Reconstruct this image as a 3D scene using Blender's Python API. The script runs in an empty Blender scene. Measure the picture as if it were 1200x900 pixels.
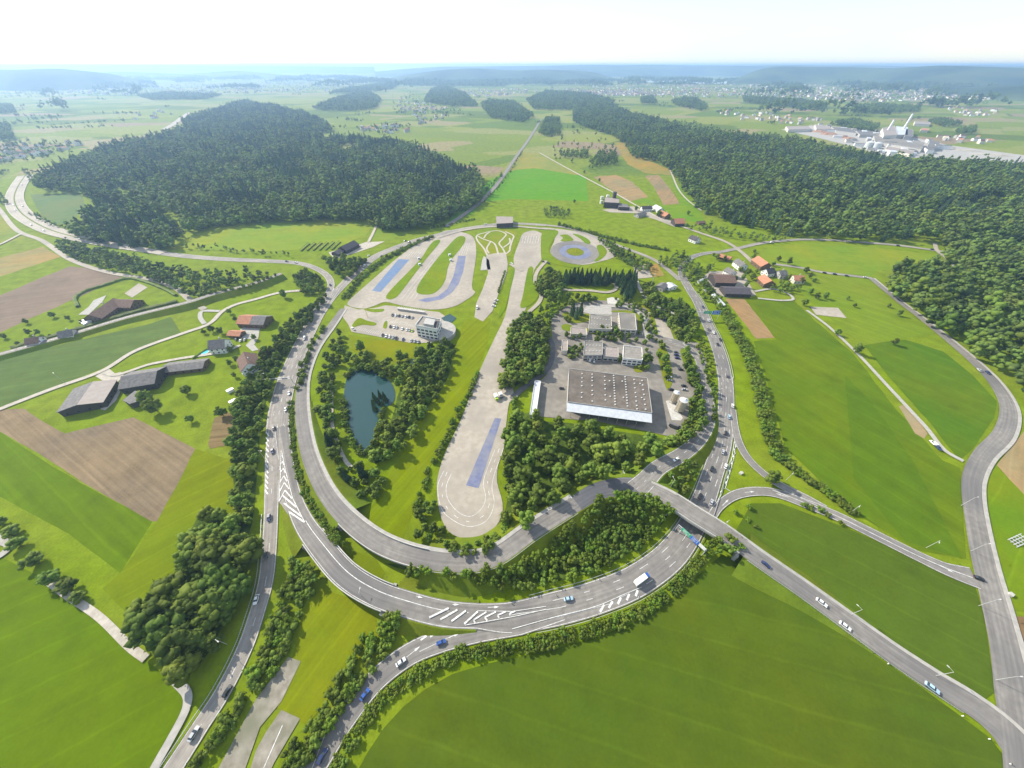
import bpy, math, random
import numpy as np
from mathutils import Vector, Matrix, noise
R = random.Random(7)
SUN_E, SKY_S, EXPO, HAZE_D, HAZE_C, HAZE_G = 4.4, .11, .95, 1.2e-4, (.42,.64,1,1), .35
sc = bpy.context.scene
COL = sc.collection
CAMH = 190.0
PITCH = math.atan(374/406); CP, SP = math.cos(PITCH), math.sin(PITCH)

def G(x, y, z=0.0):
    """the ground point (at height z, metres) that the survey photograph shows at x, y"""
    u = (x-600)/406; v = -(y-450)/406
    t = (CAMH-z)/(SP-v*CP)
    return Vector((u*t, (CP+v*SP)*t, z))
def GP(pts, z=0.0): return [G(x, y, z) for x, y in pts]

# ------------------------------------------------------------------ mesh helpers
class MB:
    def __init__(s): s.V = []; s.F = []; s.M = []; s.T = []
    def add(s, V, F, m=0, tone=.5):
        o = len(s.V); s.V += [tuple(v) for v in V]; s.F += [tuple(i+o for i in f) for f in F]
        s.M += [m]*len(F); s.T += [tone]*len(V)
    def box(s, c, size, rz=0, m=0):
        hx, hy, hz = size[0]/2, size[1]/2, size[2]/2; ca, sa = math.cos(rz), math.sin(rz)
        V = [(c[0]+x*ca-y*sa, c[1]+x*sa+y*ca, c[2]+z) for z in (-hz, hz) for x, y in ((-hx,-hy),(hx,-hy),(hx,hy),(-hx,hy))]
        s.add(V, [(3,2,1,0),(4,5,6,7),(0,1,5,4),(1,2,6,5),(2,3,7,6),(3,0,4,7)], m)
    def prism(s, poly, z0, z1, m=0, mtop=None):
        n = len(poly); P = [(p[0], p[1]) for p in poly]
        if sum(P[i][0]*P[(i+1)%n][1]-P[(i+1)%n][0]*P[i][1] for i in range(n)) < 0: P.reverse()
        V = [(x, y, z0) for x, y in P]+[(x, y, z1) for x, y in P]
        s.add(V, [(i, (i+1)%n, n+(i+1)%n, n+i) for i in range(n)]+[tuple(range(n-1,-1,-1))], m)
        s.add([(x, y, z1) for x, y in P], [tuple(range(n))], m if mtop is None else mtop)
    def tube(s, p, q, r0, r1=None, n=8, m=0, cap=True):
        r1 = r0 if r1 is None else r1; p, q = Vector(p), Vector(q); d = (q-p).normalized()
        a = d.orthogonal().normalized(); b = d.cross(a)
        V = [p+(a*math.cos(t)+b*math.sin(t))*r0 for t in [2*math.pi*i/n for i in range(n)]]
        V += [q+(a*math.cos(t)+b*math.sin(t))*r1 for t in [2*math.pi*i/n for i in range(n)]]
        F = [(i, (i+1)%n, n+(i+1)%n, n+i) for i in range(n)]
        if cap: F += [tuple(range(n-1,-1,-1)), tuple(range(n, 2*n))]
        s.add(V, F, m)
    def mesh(s, name, mats, smooth=False, tone=False):
        me = bpy.data.meshes.new(name); me.from_pydata(s.V, [], s.F)
        for m in mats: me.materials.append(m)
        if len(mats) > 1: me.polygons.foreach_set('material_index', s.M)
        if smooth: me.polygons.foreach_set('use_smooth', [True]*len(me.polygons))
        if tone:
            a = me.attributes.new('tone', 'FLOAT', 'POINT'); a.data.foreach_set('value', s.T)
        me.update(); return me
    def obj(s, name, mats, parent=None, **k):
        return link(name, s.mesh(name, mats if isinstance(mats, (list, tuple)) else [mats], **k), parent)

def link(name, data, parent=None):
    o = bpy.data.objects.new(name, data); COL.objects.link(o)
    if parent: o.parent = parent
    return o
def tag(o, label=None, cat=None, group=None, kind=None):
    if label: o['label'] = label
    if cat: o['category'] = cat
    if group: o['group'] = group
    if kind: o['kind'] = kind
    return o
def empty(name, loc, rz=0, label=None, cat=None, group=None):
    o = bpy.data.objects.new(name, None); COL.objects.link(o); o.location = loc; o.rotation_euler = (0, 0, rz)
    return tag(o, label, cat, group)
def copy_tree(o, parent=None):
    c = o.copy(); COL.objects.link(c)
    if parent: c.parent = parent
    for ch in KIDS.get(o.name, []): copy_tree(ch, c)
    return c
KIDS = {}
def part(mb, name, mats, parent, **k):
    o = mb.obj(name, mats, parent, **k); KIDS.setdefault(parent.name, []).append(o); return o

# ------------------------------------------------------------------ materials
def newmat(name):
    m = bpy.data.materials.new(name); m.use_nodes = True
    nt = m.node_tree; b = nt.nodes['Principled BSDF']; b.inputs['Roughness'].default_value = .85
    b.inputs['Specular IOR Level'].default_value = .2
    return m, nt, b
def nd(nt, t, **k):
    n = nt.nodes.new(t)
    for a, v in k.items(): setattr(n, a, v)
    return n
def C4(c): return (c[0], c[1], c[2], 1)
def noise_mat(name, c1, c2, scale=.1, rough=.85, detail=5, c3=None, scale3=.01, spec=.2, metal=0, lo=.35, hi=.65, wear=False):
    """two tones mottled by world-space noise; a third, broader tone on request"""
    m, nt, b = newmat(name); L = nt.links.new
    g = nd(nt, 'ShaderNodeNewGeometry')
    n = nd(nt, 'ShaderNodeTexNoise'); n.inputs['Scale'].default_value = scale; n.inputs['Detail'].default_value = detail
    L(g.outputs['Position'], n.inputs['Vector'])
    r = nd(nt, 'ShaderNodeMapRange'); r.inputs[1].default_value = lo; r.inputs[2].default_value = hi
    L(n.outputs['Fac'], r.inputs[0])
    x = nd(nt, 'ShaderNodeMix', data_type='RGBA'); x.inputs[6].default_value = C4(c1); x.inputs[7].default_value = C4(c2)
    L(r.outputs[0], x.inputs[0]); out = x.outputs[2]
    if c3:
        n3 = nd(nt, 'ShaderNodeTexNoise'); n3.inputs['Scale'].default_value = scale3; n3.inputs['Detail'].default_value = 3
        L(g.outputs['Position'], n3.inputs['Vector'])
        r3 = nd(nt, 'ShaderNodeMapRange'); r3.inputs[1].default_value = .42; r3.inputs[2].default_value = .68
        L(n3.outputs['Fac'], r3.inputs[0])
        x3 = nd(nt, 'ShaderNodeMix', data_type='RGBA'); L(r3.outputs[0], x3.inputs[0]); L(out, x3.inputs[6]); x3.inputs[7].default_value = C4(c3)
        out = x3.outputs[2]
    if wear:   # darker wheel tracks, long streaks and repaired strips along the carriageway
        lat = nd(nt, 'ShaderNodeAttribute', attribute_name='lat'); lon = nd(nt, 'ShaderNodeAttribute', attribute_name='lon')
        def mth(op, a, v=None, w_=None):
            q = nd(nt, 'ShaderNodeMath', operation=op)
            for k_, s_ in enumerate((a, v, w_)):
                if s_ is None: continue
                if isinstance(s_, (int, float)): q.inputs[k_].default_value = s_
                else: L(s_, q.inputs[k_])
            return q.outputs[0]
        cs = nd(nt, 'ShaderNodeCombineXYZ'); L(mth('MULTIPLY', lon.outputs['Fac'], .02), cs.inputs[0]); L(mth('MULTIPLY', lat.outputs['Fac'], .75), cs.inputs[1])
        sn = nd(nt, 'ShaderNodeTexNoise'); sn.inputs['Scale'].default_value = 1; sn.inputs['Detail'].default_value = 4; L(cs.outputs[0], sn.inputs['Vector'])
        trk = mth('SINE', mth('MULTIPLY', lat.outputs['Fac'], 2*math.pi/1.8))
        val = mth('ADD', mth('MULTIPLY_ADD', sn.outputs['Fac'], .9, .55), mth('MULTIPLY', trk, .045))
        vs = nd(nt, 'ShaderNodeVectorMath', operation='SCALE'); L(out, vs.inputs[0]); L(val, vs.inputs['Scale']); out = vs.outputs[0]
    L(out, b.inputs['Base Color'])
    b.inputs['Roughness'].default_value = rough; b.inputs['Specular IOR Level'].default_value = spec; b.inputs['Metallic'].default_value = metal
    return m
def flat(name, c, rough=.6, metal=0, spec=.4):
    return noise_mat(name, [v*.9 for v in c], [min(1, v*1.08) for v in c], .6, rough, 3, spec=spec, metal=metal)
FIELDN = [0]
def field_mat(c, ang=None, streak=.25, period=9.0, mott=.22, tint=None):
    """a field: mottled growth, faint working lines along ang (degrees), patches of a second tint"""
    FIELDN[0] += 1
    m, nt, b = newmat('field_%d' % FIELDN[0]); L = nt.links.new
    g = nd(nt, 'ShaderNodeNewGeometry')
    def nz(scale, det, vec=None, off=0):
        n = nd(nt, 'ShaderNodeTexNoise'); n.inputs['Scale'].default_value = scale; n.inputs['Detail'].default_value = det
        n.inputs['Roughness'].default_value = .62
        L(vec or g.outputs['Position'], n.inputs['Vector']); return n.outputs['Fac']
    def mathn(op, a, b_, c_=None):
        n = nd(nt, 'ShaderNodeMath', operation=op)
        for i, v in enumerate((a, b_, c_)):
            if v is None: continue
            if isinstance(v, (int, float)): n.inputs[i].default_value = v
            else: L(v, n.inputs[i])
        return n.outputs[0]
    big = nz(.014, 4); mid = nz(.09, 6); fine = nz(.7, 4)
    val = mathn('ADD', mathn('MULTIPLY', mathn('SUBTRACT', mid, .5), mott*2.2), mathn('MULTIPLY', mathn('SUBTRACT', fine, .5), mott*1.6))
    if ang is not None:
        mp = nd(nt, 'ShaderNodeMapping'); mp.inputs['Rotation'].default_value = (0, 0, -math.radians(ang))
        L(g.outputs['Position'], mp.inputs['Vector'])
        mp2 = nd(nt, 'ShaderNodeMapping'); mp2.inputs['Scale'].default_value = (.006, 1/period, 0); L(mp.outputs[0], mp2.inputs['Vector'])
        st = nz(1.0, 3, mp2.outputs[0])
        val = mathn('ADD', val, mathn('MULTIPLY', mathn('SUBTRACT', st, .5), streak*2.4))
    if ang is not None:
        sy = nd(nt, 'ShaderNodeSeparateXYZ'); L(mp.outputs[0], sy.inputs[0])
        wv = mathn('PINGPONG', mathn('ADD', sy.outputs[1], mathn('MULTIPLY', big, 6.0)), 7.5)
        ln = nd(nt, 'ShaderNodeMapRange'); ln.inputs[1].default_value = .0; ln.inputs[2].default_value = .9; ln.inputs[3].default_value = 1; ln.inputs[4].default_value = 0; L(wv, ln.inputs[0])
        val = mathn('ADD', val, mathn('MULTIPLY', mathn('MULTIPLY', ln.outputs[0], mid), .28))
    pt = nd(nt, 'ShaderNodeMapRange'); pt.inputs[1].default_value = .55; pt.inputs[2].default_value = .75; L(nz(.035, 7), pt.inputs[0])
    val = mathn('SUBTRACT', val, mathn('MULTIPLY', pt.outputs[0], .16))
    val = mathn('ADD', val, 1.0)
    t = tint or (c[0]*1.5, c[1]*1.05, c[2]*.9)
    r = nd(nt, 'ShaderNodeMapRange'); r.inputs[1].default_value = .38; r.inputs[2].default_value = .72; L(big, r.inputs[0])
    x = nd(nt, 'ShaderNodeMix', data_type='RGBA'); x.inputs[6].default_value = C4(c); x.inputs[7].default_value = C4(t); L(r.outputs[0], x.inputs[0])
    vm = nd(nt, 'ShaderNodeVectorMath', operation='SCALE'); L(x.outputs[2], vm.inputs[0]); L(val, vm.inputs['Scale'])
    L(vm.outputs[0], b.inputs['Base Color']); b.inputs['Roughness'].default_value = .95; b.inputs['Specular IOR Level'].default_value = .05
    return m
def leaf_mat(name, dark, light, trans=.25):
    """leaves: tone differs from clump to clump and from tree to tree"""
    m, nt, b = newmat(name); L = nt.links.new
    at = nd(nt, 'ShaderNodeAttribute', attribute_name='tone'); oi = nd(nt, 'ShaderNodeObjectInfo')
    nz = nd(nt, 'ShaderNodeTexNoise'); nz.inputs['Scale'].default_value = .018; nz.inputs['Detail'].default_value = 3; L(oi.outputs['Location'], nz.inputs['Vector'])   # stands of one kind
    st = nd(nt, 'ShaderNodeMapRange'); st.inputs[1].default_value = .36; st.inputs[2].default_value = .66; st.inputs[3].default_value = -.42; st.inputs[4].default_value = .42; L(nz.outputs['Fac'], st.inputs[0])
    m2 = nd(nt, 'ShaderNodeMath', operation='MULTIPLY_ADD'); L(oi.outputs['Random'], m2.inputs[0]); m2.inputs[1].default_value = .75; L(st.outputs[0], m2.inputs[2])
    mm = nd(nt, 'ShaderNodeMath', operation='MULTIPLY_ADD'); L(at.outputs['Fac'], mm.inputs[0]); mm.inputs[1].default_value = .42; L(m2.outputs[0], mm.inputs[2]); mm.use_clamp = True
    x = nd(nt, 'ShaderNodeMix', data_type='RGBA'); L(mm.outputs[0], x.inputs[0]); x.inputs[6].default_value = C4(dark); x.inputs[7].default_value = C4(light)
    hs = nd(nt, 'ShaderNodeHueSaturation'); L(x.outputs[2], hs.inputs['Color'])
    h = nd(nt, 'ShaderNodeMapRange'); h.inputs[3].default_value = .482; h.inputs[4].default_value = .525; L(oi.outputs['Random'], h.inputs[0]); L(h.outputs[0], hs.inputs['Hue'])
    L(hs.outputs[0], b.inputs['Base Color']); b.inputs['Roughness'].default_value = .7; b.inputs['Specular IOR Level'].default_value = .15
    tr = nd(nt, 'ShaderNodeBsdfTranslucent'); L(hs.outputs[0], tr.inputs['Color'])
    ms = nd(nt, 'ShaderNodeMixShader'); ms.inputs[0].default_value = trans
    L(b.outputs[0], ms.inputs[1]); L(tr.outputs[0], ms.inputs[2]); L(ms.outputs[0], nt.nodes['Material Output'].inputs['Surface'])
    return m

ASPH = noise_mat('asphalt_worn', (.235,.213,.19), (.295,.27,.24), .35, .9, 6, (.2,.186,.17), .035, wear=True)
ASPH_D = noise_mat('asphalt_dark', (.105,.103,.105), (.145,.142,.145), .35, .9, 6, (.085,.088,.1), .03, wear=True)
ASPH_M = noise_mat('asphalt_grey', (.175,.163,.15), (.225,.21,.192), .35, .9, 6, (.145,.138,.135), .03, wear=True)
ASPH_L = noise_mat('asphalt_pale', (.31,.275,.225), (.375,.335,.28), .25, .9, 6, (.27,.242,.205), .03)
CONC = noise_mat('concrete', (.30,.29,.265), (.38,.36,.33), .4, .9, 5)
CONC_P = noise_mat('concrete_pale', (.40,.39,.36), (.5,.485,.45), .4, .9, 5)
GRAVEL = noise_mat('gravel', (.34,.31,.26), (.45,.41,.35), .5, .95, 6)
PAINT = noise_mat('road_paint', (.42,.41,.39), (.72,.72,.7), .9, .7, 7)
BLUEPAD = noise_mat('blue_coating', (.085,.15,.27), (.125,.195,.33), .35, .45, 7, (.15,.18,.25), .08)
BLUEPAD2 = noise_mat('faded_blue_coating', (.12,.135,.225), (.16,.175,.27), .35, .5, 7, (.2,.205,.245), .09)
def water_mat(name, c, rough=.08):
    m, nt, b = newmat(name); b.inputs['Base Color'].default_value = C4(c); b.inputs['Roughness'].default_value = rough; b.inputs['Specular IOR Level'].default_value = .5
    n = nd(nt, 'ShaderNodeTexNoise'); n.inputs['Scale'].default_value = .8; bp = nd(nt, 'ShaderNodeBump'); bp.inputs['Strength'].default_value = .15
    g = nd(nt, 'ShaderNodeNewGeometry'); nt.links.new(g.outputs['Position'], n.inputs['Vector']); nt.links.new(n.outputs['Fac'], bp.inputs['Height']); nt.links.new(bp.outputs[0], b.inputs['Normal'])
    return m
WATER = water_mat('pond_water', (.022,.06,.06), .1); LAKE = water_mat('lake_water', (.45,.5,.54), .4); POOL = water_mat('pool_water', (.05,.45,.55))
WHITE = flat('white_render', (.72,.72,.70)); WHITE2 = flat('cream_render', (.6,.56,.48)); GREYW = flat('grey_render', (.38,.37,.35)); TANW = flat('tan_metal', (.42,.36,.26))
WOOD = flat('brown_timber', (.13,.085,.055)); DWOOD = flat('dark_timber', (.05,.042,.042)); GLASS = flat('dark_glass', (.03,.04,.055), .15, spec=.6)
R_RED = noise_mat('red_tiles', (.34,.145,.085), (.43,.205,.125), .6, .85, 5); R_BRN = noise_mat('brown_tiles', (.12,.075,.06), (.17,.11,.085), .6, .85, 5)
R_GRY = noise_mat('grey_roofing', (.12,.115,.115), (.18,.17,.165), .5, .85, 5); R_DRK = noise_mat('dark_roofing', (.06,.055,.065), (.09,.08,.09), .5, .8, 5)
R_FLAT = noise_mat('gravel_roofing', (.20,.185,.165), (.27,.25,.225), .5, .9, 6, (.16,.15,.135), .05)
R_WARE = noise_mat('stained_roofing', (.115,.097,.082), (.165,.142,.12), .4, .9, 7, (.075,.066,.06), .05)
R_MET = noise_mat('pale_sheet_metal', (.5,.52,.55), (.6,.62,.64), .4, .5, 4, metal=.2); R_TAUPE = noise_mat('taupe_sheet', (.26,.22,.2), (.3,.26,.235), .3, .7, 4)
STEEL = flat('galvanised_steel', (.5,.5,.5), .5, .3); DARK = flat('dark_rubber', (.02,.02,.02), .8); BARK = flat('bark', (.09,.065,.045), .9)
SIGNG = flat('green_sign', (.0,.35,.18), .5); SIGNB = flat('blue_sign', (.0,.12,.55), .5); RUST = noise_mat('rusty_scrap', (.25,.13,.08), (.42,.27,.19), .06, .95, 6)
SKYL = flat('skylight_dome', (.5,.5,.48), .4); SLABC = noise_mat('weathered_slabs', (.19,.17,.135), (.30,.275,.23), .3, .95, 8, (.16,.16,.11), .06)
LEAF = leaf_mat('broadleaf', (.075,.12,.018), (.21,.28,.04), .42); LEAF_Y = leaf_mat('light_leaves', (.11,.17,.02), (.25,.31,.045), .42)
NEEDLE = leaf_mat('needles', (.03,.062,.034), (.10,.16,.065), .3); LEAF_D = leaf_mat('wood_leaves', (.045,.085,.025), (.21,.28,.055), .4)
BUSH = leaf_mat('bush_leaves', (.095,.15,.018), (.21,.29,.03), .42)

# ------------------------------------------------------------------ flat sheets, roads
def inside(p, poly):
    x, y = p[0], p[1]; c = False; n = len(poly); j = n-1
    for i in range(n):
        xi, yi = poly[i][0], poly[i][1]; xj, yj = poly[j][0], poly[j][1]
        if (yi > y) != (yj > y) and x < (xj-xi)*(y-yi)/(yj-yi)+xi: c = not c
        j = i
    return c
def smooth_closed(P, n=4):
    N = len(P); out = []
    for i in range(N):
        p0, p1, p2, p3 = P[i-1], P[i], P[(i+1)%N], P[(i+2)%N]
        for k in range(n):
            t = k/n; out.append(.5*((2*p1)+(p2-p0)*t+(2*p0-5*p1+4*p2-p3)*t*t+(3*p1-p0-3*p2+p3)*t**3))
    return out
def smooth_open(P, n=8):
    P = [2*P[0]-P[1]]+list(P)+[2*P[-1]-P[-2]]; out = []
    for i in range(1, len(P)-2):
        p0, p1, p2, p3 = P[i-1], P[i], P[i+1], P[i+2]
        for k in range(n):
            t = k/n; out.append(.5*((2*p1)+(p2-p0)*t+(2*p0-5*p1+4*p2-p3)*t*t+(3*p1-p0-3*p2+p3)*t**3))
    out.append(P[-2]); return out
from mathutils.geometry import tessellate_polygon
def poly_mb(mb, P, z, m=0):
    P = [Vector((p[0], p[1], z)) for p in P]
    tris = tessellate_polygon([P]); F = []
    for a, b, c in tris:
        n = (P[b]-P[a]).cross(P[c]-P[a]).z
        F.append((a, b, c) if n > 0 else (a, c, b))
    mb.add(P, F, m)
LAY = [.02]
def sheet(name, px, mat, z=None, curve=0, kind='structure', label=None, holes=None):
    P = GP(px)
    if curve: P = smooth_closed(P, curve)
    if z is None: LAY[0] += .004; z = LAY[0]
    mb = MB(); poly_mb(mb, P, z); o = mb.obj(name, mat)
    return tag(o, label, None, None, kind)
def frames(P):
    T = []
    for i in range(len(P)):
        d = (P[min(i+1, len(P)-1)]-P[max(i-1, 0)]); d.z = 0
        T.append(d.normalized())
    return T
MARK = MB()
def stripe(P, off, w, z=.02, dash=None, ph=0):
    """painted line along path P at sideways offset off"""
    T = frames(P); Q = [p+Vector((-t.y, t.x, 0))*off+Vector((0, 0, z)) for p, t in zip(P, T)]
    if not dash:
        V = []
        for q, t in zip(Q, T):
            n = Vector((-t.y, t.x, 0))*w/2; V += [q+n, q-n]
        MARK.add(V, [(2*i, 2*i+1, 2*i+3, 2*i+2) for i in range(len(Q)-1)]); return
    on, gap = dash; s = ph; acc = 0
    for i in range(len(Q)-1):
        a, b = Q[i], Q[i+1]; L = (b-a).length
        if L < 1e-6: continue
        d = (b-a)/L; n = Vector((-d.y, d.x, 0)).normalized()*w/2
        while s < acc+L:
            u = max(s-acc, 0); e = min(s+on-acc, L+on*.5)
            p, q = a+d*u, a+d*e
            MARK.add([p+n, p-n, q-n, q+n], [(0, 1, 2, 3)]); s += on+gap
        acc += L
ROADZ = [.30]
ROADS = {}
HIGH = []
def zground(x, y):
    """height of the grassed banks at x, y"""
    z = 0
    for P, W in HIGH:
        for p, w in zip(P[::2], W[::2]):
            if p.z < .8 or abs(p.x-x) > 25 or abs(p.y-y) > 25: continue
            z = max(z, min(p.z, p.z-max(0, math.hypot(p.x-x, p.y-y)-w/2-1)/1.5))
    return z
def zroad(name, x, y):
    """height of a road's surface where the photograph shows x, y"""
    P = ROADS[name][0]; z = .4
    for k in range(6):
        g = G(x, y, z); z = min(P, key=lambda p: (p.x-g.x)**2+(p.y-g.y)**2).z
    return z
def road(name, px, w, mat, zs=None, edge=.35, dashes=(), walk=None, skirt=True, n=8, gaps=(), ew=.2, dash=(5, 9)):
    """a road ribbon; zs = height of each point; walk=(side, width) adds a pale kerbed pavement; gaps = index ranges that are bridges"""
    ROADZ[0] += .012; z0 = ROADZ[0]
    zs = zs or [0]*len(px); ws = w if isinstance(w, list) else [w]*len(px)
    P = smooth_open([G(x, y, zz)+Vector((0, 0, z0)) for (x, y), zz in zip(px, zs)], n)
    W = []
    for i in range(len(px)-1): W += [ws[i]+(ws[i+1]-ws[i])*k/n for k in range(n)]
    W.append(ws[-1]); T = frames(P); N = [Vector((-t.y, t.x, 0)) for t in T]
    mb = MB(); V = []
    for p, nn, ww in zip(P, N, W): V += [p+nn*ww/2, p-nn*ww/2]
    F = [(2*i, 2*i+1, 2*i+3, 2*i+2) for i in range(len(P)-1)]; mb.add(V, F)
    ro = tag(mb.obj(name, mat), kind='structure'); lo_ = []; la_ = []; acc_ = 0
    for i, (p, ww) in enumerate(zip(P, W)):
        acc_ += (p-P[i-1]).length if i else 0; lo_ += [acc_, acc_]; la_ += [ww/2, -ww/2]
    for nm_, dt_ in (('lat', la_), ('lon', lo_)): at_ = ro.data.attributes.new(nm_, 'FLOAT', 'POINT'); at_.data.foreach_set('value', dt_)
    if edge:
        for sgn in (1, -1):
            Q = [p+nn*sgn*(ww/2-edge) for p, nn, ww in zip(P, N, W)]; stripe(Q, 0, ew)
    for d in dashes: stripe(P, d, .2, dash=dash)
    if walk:
        sd, pw = walk; mb = MB(); V = []
        for p, nn, ww in zip(P, N, W):
            a = p+nn*sd*ww/2; b = a+nn*sd*pw; V += [a-Vector((0,0,.2)), a+Vector((0,0,.13)), b+Vector((0,0,.13)), b-Vector((0,0,.2))]
        F = []
        for i in range(len(P)-1):
            for k in range(3):
                f = (4*i+k, 4*i+k+1, 4*i+k+5, 4*i+k+4); F.append(f if sd < 0 else f[::-1])
        mb.add(V, F); tag(mb.obj('pavement', CONC), kind='structure')
    if skirt and max(zs) > .5:
        mb = MB()
        ext = walk[1]+.5 if walk else .5
        for sgn in (1, -1):
            V = []; F = []
            e = .6+(walk[1] if walk and walk[0] == sgn else 0)
            for p, nn, ww in zip(P, N, W):
                h = max(p.z-.02, 0); a = p+nn*sgn*(ww/2-.05)-Vector((0, 0, .03)); b = p+nn*sgn*(ww/2+e)-Vector((0, 0, .06)); c = b+nn*sgn*h*1.5; c.z = .0
                V += [a, b, c]
            for i in range(len(P)-1):
                if any(g0*n <= i < g1*n for g0, g1 in gaps) or (P[i].z < .8 and P[i+1].z < .8): continue
                F += [(3*i, 3*i+1, 3*i+4, 3*i+3), (3*i+1, 3*i+2, 3*i+5, 3*i+4)]
            mb.add(V, F)
        tag(mb.obj('embankment', EMBANK), kind='structure')
    ROADS[name] = (P, W, T)
    if max(zs) > .5: HIGH.append((P, W))
    return P, W, N, T
def bridge(name, P, W, N, i0, i1, label, thick=1.1, par=1.0, mat=None):
    """deck, parapets and abutments under a stretch of road; a thing of its own"""
    mat = mat or CONC; r = empty(name, (P[i0].x, P[i0].y, 0), 0, label, 'bridge'); off = Vector((P[i0].x, P[i0].y, 0))
    seg = range(i0, i1+1)
    d = MB(); V = []
    for i in seg:
        a, b = P[i]+N[i]*(W[i]/2+.5), P[i]-N[i]*(W[i]/2+.5)
        V += [a-off-Vector((0,0,.03)), b-off-Vector((0,0,.03)), b-off-Vector((0,0,thick)), a-off-Vector((0,0,thick))]
    n = len(seg); F = []
    for k in range(n-1):
        for q in range(4): F.append((4*k+q, 4*k+4+q, 4*k+4+(q+1)%4, 4*k+(q+1)%4))
    F += [(0,1,2,3), tuple(4*(n-1)+q for q in (3,2,1,0))]
    d.add(V, F); part(d, 'deck', mat, r)
    for sgn in (1, -1):
        d = MB(); V = []
        for i in seg:
            a = P[i]+N[i]*sgn*(W[i]/2+.1)-off; b = a+N[i]*sgn*.35
            V += [a, b, b+Vector((0,0,par)), a+Vector((0,0,par))]
        F = []
        for k in range(n-1):
            for q in range(4): F.append((4*k+q, 4*k+4+q, 4*k+4+(q+1)%4, 4*k+(q+1)%4))
        F += [(0,1,2,3), tuple(4*(n-1)+q for q in (3,2,1,0))]
        d.add(V, F); part(d, 'parapet', CONC_P, r)
    for i in (i0, i1):
        d = MB(); t = Vector((N[i].y, -N[i].x, 0)); h = P[i].z-thick-.05
        ang = math.atan2(N[i].y, N[i].x)
        d.box((P[i].x-off.x, P[i].y-off.y, h/2), (W[i]+3, 1.6, h), ang); part(d, 'abutment', CONC, r)
    return r
# ================================================================== ground and fields
def ground_material():
    m, nt, b = newmat('country_ground'); L = nt.links.new
    g = nd(nt, 'ShaderNodeNewGeometry')
    def nz(scale, det):
        n = nd(nt, 'ShaderNodeTexNoise'); n.inputs['Scale'].default_value = scale; n.inputs['Detail'].default_value = det; L(g.outputs['Position'], n.inputs['Vector']); return n.outputs['Fac']
    # far-off countryside: a patchwork of fields
    mp = nd(nt, 'ShaderNodeMapping'); mp.inputs['Rotation'].default_value = (0, 0, .5); mp.inputs['Scale'].default_value = (1/240, 1/150, 0); L(g.outputs['Position'], mp.inputs['Vector'])
    vo = nd(nt, 'ShaderNodeTexVoronoi', distance='CHEBYCHEV'); vo.inputs['Randomness'].default_value = .85; vo.inputs['Scale'].default_value = 1; L(mp.outputs[0], vo.inputs['Vector'])
    sp = nd(nt, 'ShaderNodeSeparateColor'); L(vo.outputs['Color'], sp.inputs[0])
    cr = nd(nt, 'ShaderNodeValToRGB'); cr.color_ramp.interpolation = 'CONSTANT'
    cols = [(0, (.15,.19,.02)), (.2, (.19,.21,.035)), (.38, (.09,.13,.015)), (.52, (.2,.21,.06)), (.66, (.14,.18,.025)), (.78, (.23,.2,.09)), (.86, (.1,.15,.02)), (.95, (.22,.17,.1))]
    e = cr.color_ramp.elements
    while len(e) < len(cols): e.new(.5)
    for el, (p, c) in zip(e, cols): el.position = p; el.color = C4(c)
    L(sp.outputs[0], cr.inputs[0])
    near = nd(nt, 'ShaderNodeMix', data_type='RGBA'); near.inputs[6].default_value = C4(MEADOW); near.inputs[7].default_value = C4((.15,.19,.012))
    r = nd(nt, 'ShaderNodeMapRange'); r.inputs[1].default_value = .4; r.inputs[2].default_value = .7; L(nz(.012, 4), r.inputs[0]); L(r.outputs[0], near.inputs[0])
    sx = nd(nt, 'ShaderNodeSeparateXYZ'); L(g.outputs['Position'], sx.inputs[0])
    far = nd(nt, 'ShaderNodeMapRange'); far.inputs[1].default_value = 880; far.inputs[2].default_value = 960; L(sx.outputs[1], far.inputs[0])
    x = nd(nt, 'ShaderNodeMix', data_type='RGBA'); L(far.outputs[0], x.inputs[0]); L(near.outputs[2], x.inputs[6]); L(cr.outputs[0], x.inputs[7])
    v = nd(nt, 'ShaderNodeMath', operation='ADD'); L(nz(.1, 6), v.inputs[0]); v2 = nd(nt, 'ShaderNodeMath', operation='MULTIPLY_ADD'); L(nz(.8, 4), v2.inputs[0]); v2.inputs[1].default_value = .5; v2.inputs[2].default_value = .25; L(v2.outputs[0], v.inputs[1])
    sc_ = nd(nt, 'ShaderNodeVectorMath', operation='SCALE'); L(x.outputs[2], sc_.inputs[0]); L(v.outputs[0], sc_.inputs['Scale'])
    L(sc_.outputs[0], b.inputs['Base Color']); b.inputs['Roughness'].default_value = .95; b.inputs['Specular IOR Level'].default_value = .05
    return m
MEADOW = (.132,.19,.003)
FAR = 21000.0
mb = MB(); n = 96
mb.V = [(0, 0, 0)]; ringr = [300, 900, 2500, 8000, FAR]
for r_ in ringr: mb.V += [(r_*math.cos(2*math.pi*i/n), r_*math.sin(2*math.pi*i/n), 0) for i in range(n)]
for i in range(n):
    mb.F.append((0, 1+i, 1+(i+1)%n))
    for k in range(len(ringr)-1): a = 1+k*n; mb.F.append((a+i, a+n+i, a+n+(i+1)%n, a+(i+1)%n))
mb.M = [0]*len(mb.F); mb.T = [.5]*len(mb.V)
tag(mb.obj('ground', ground_material()), kind='structure')

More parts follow.
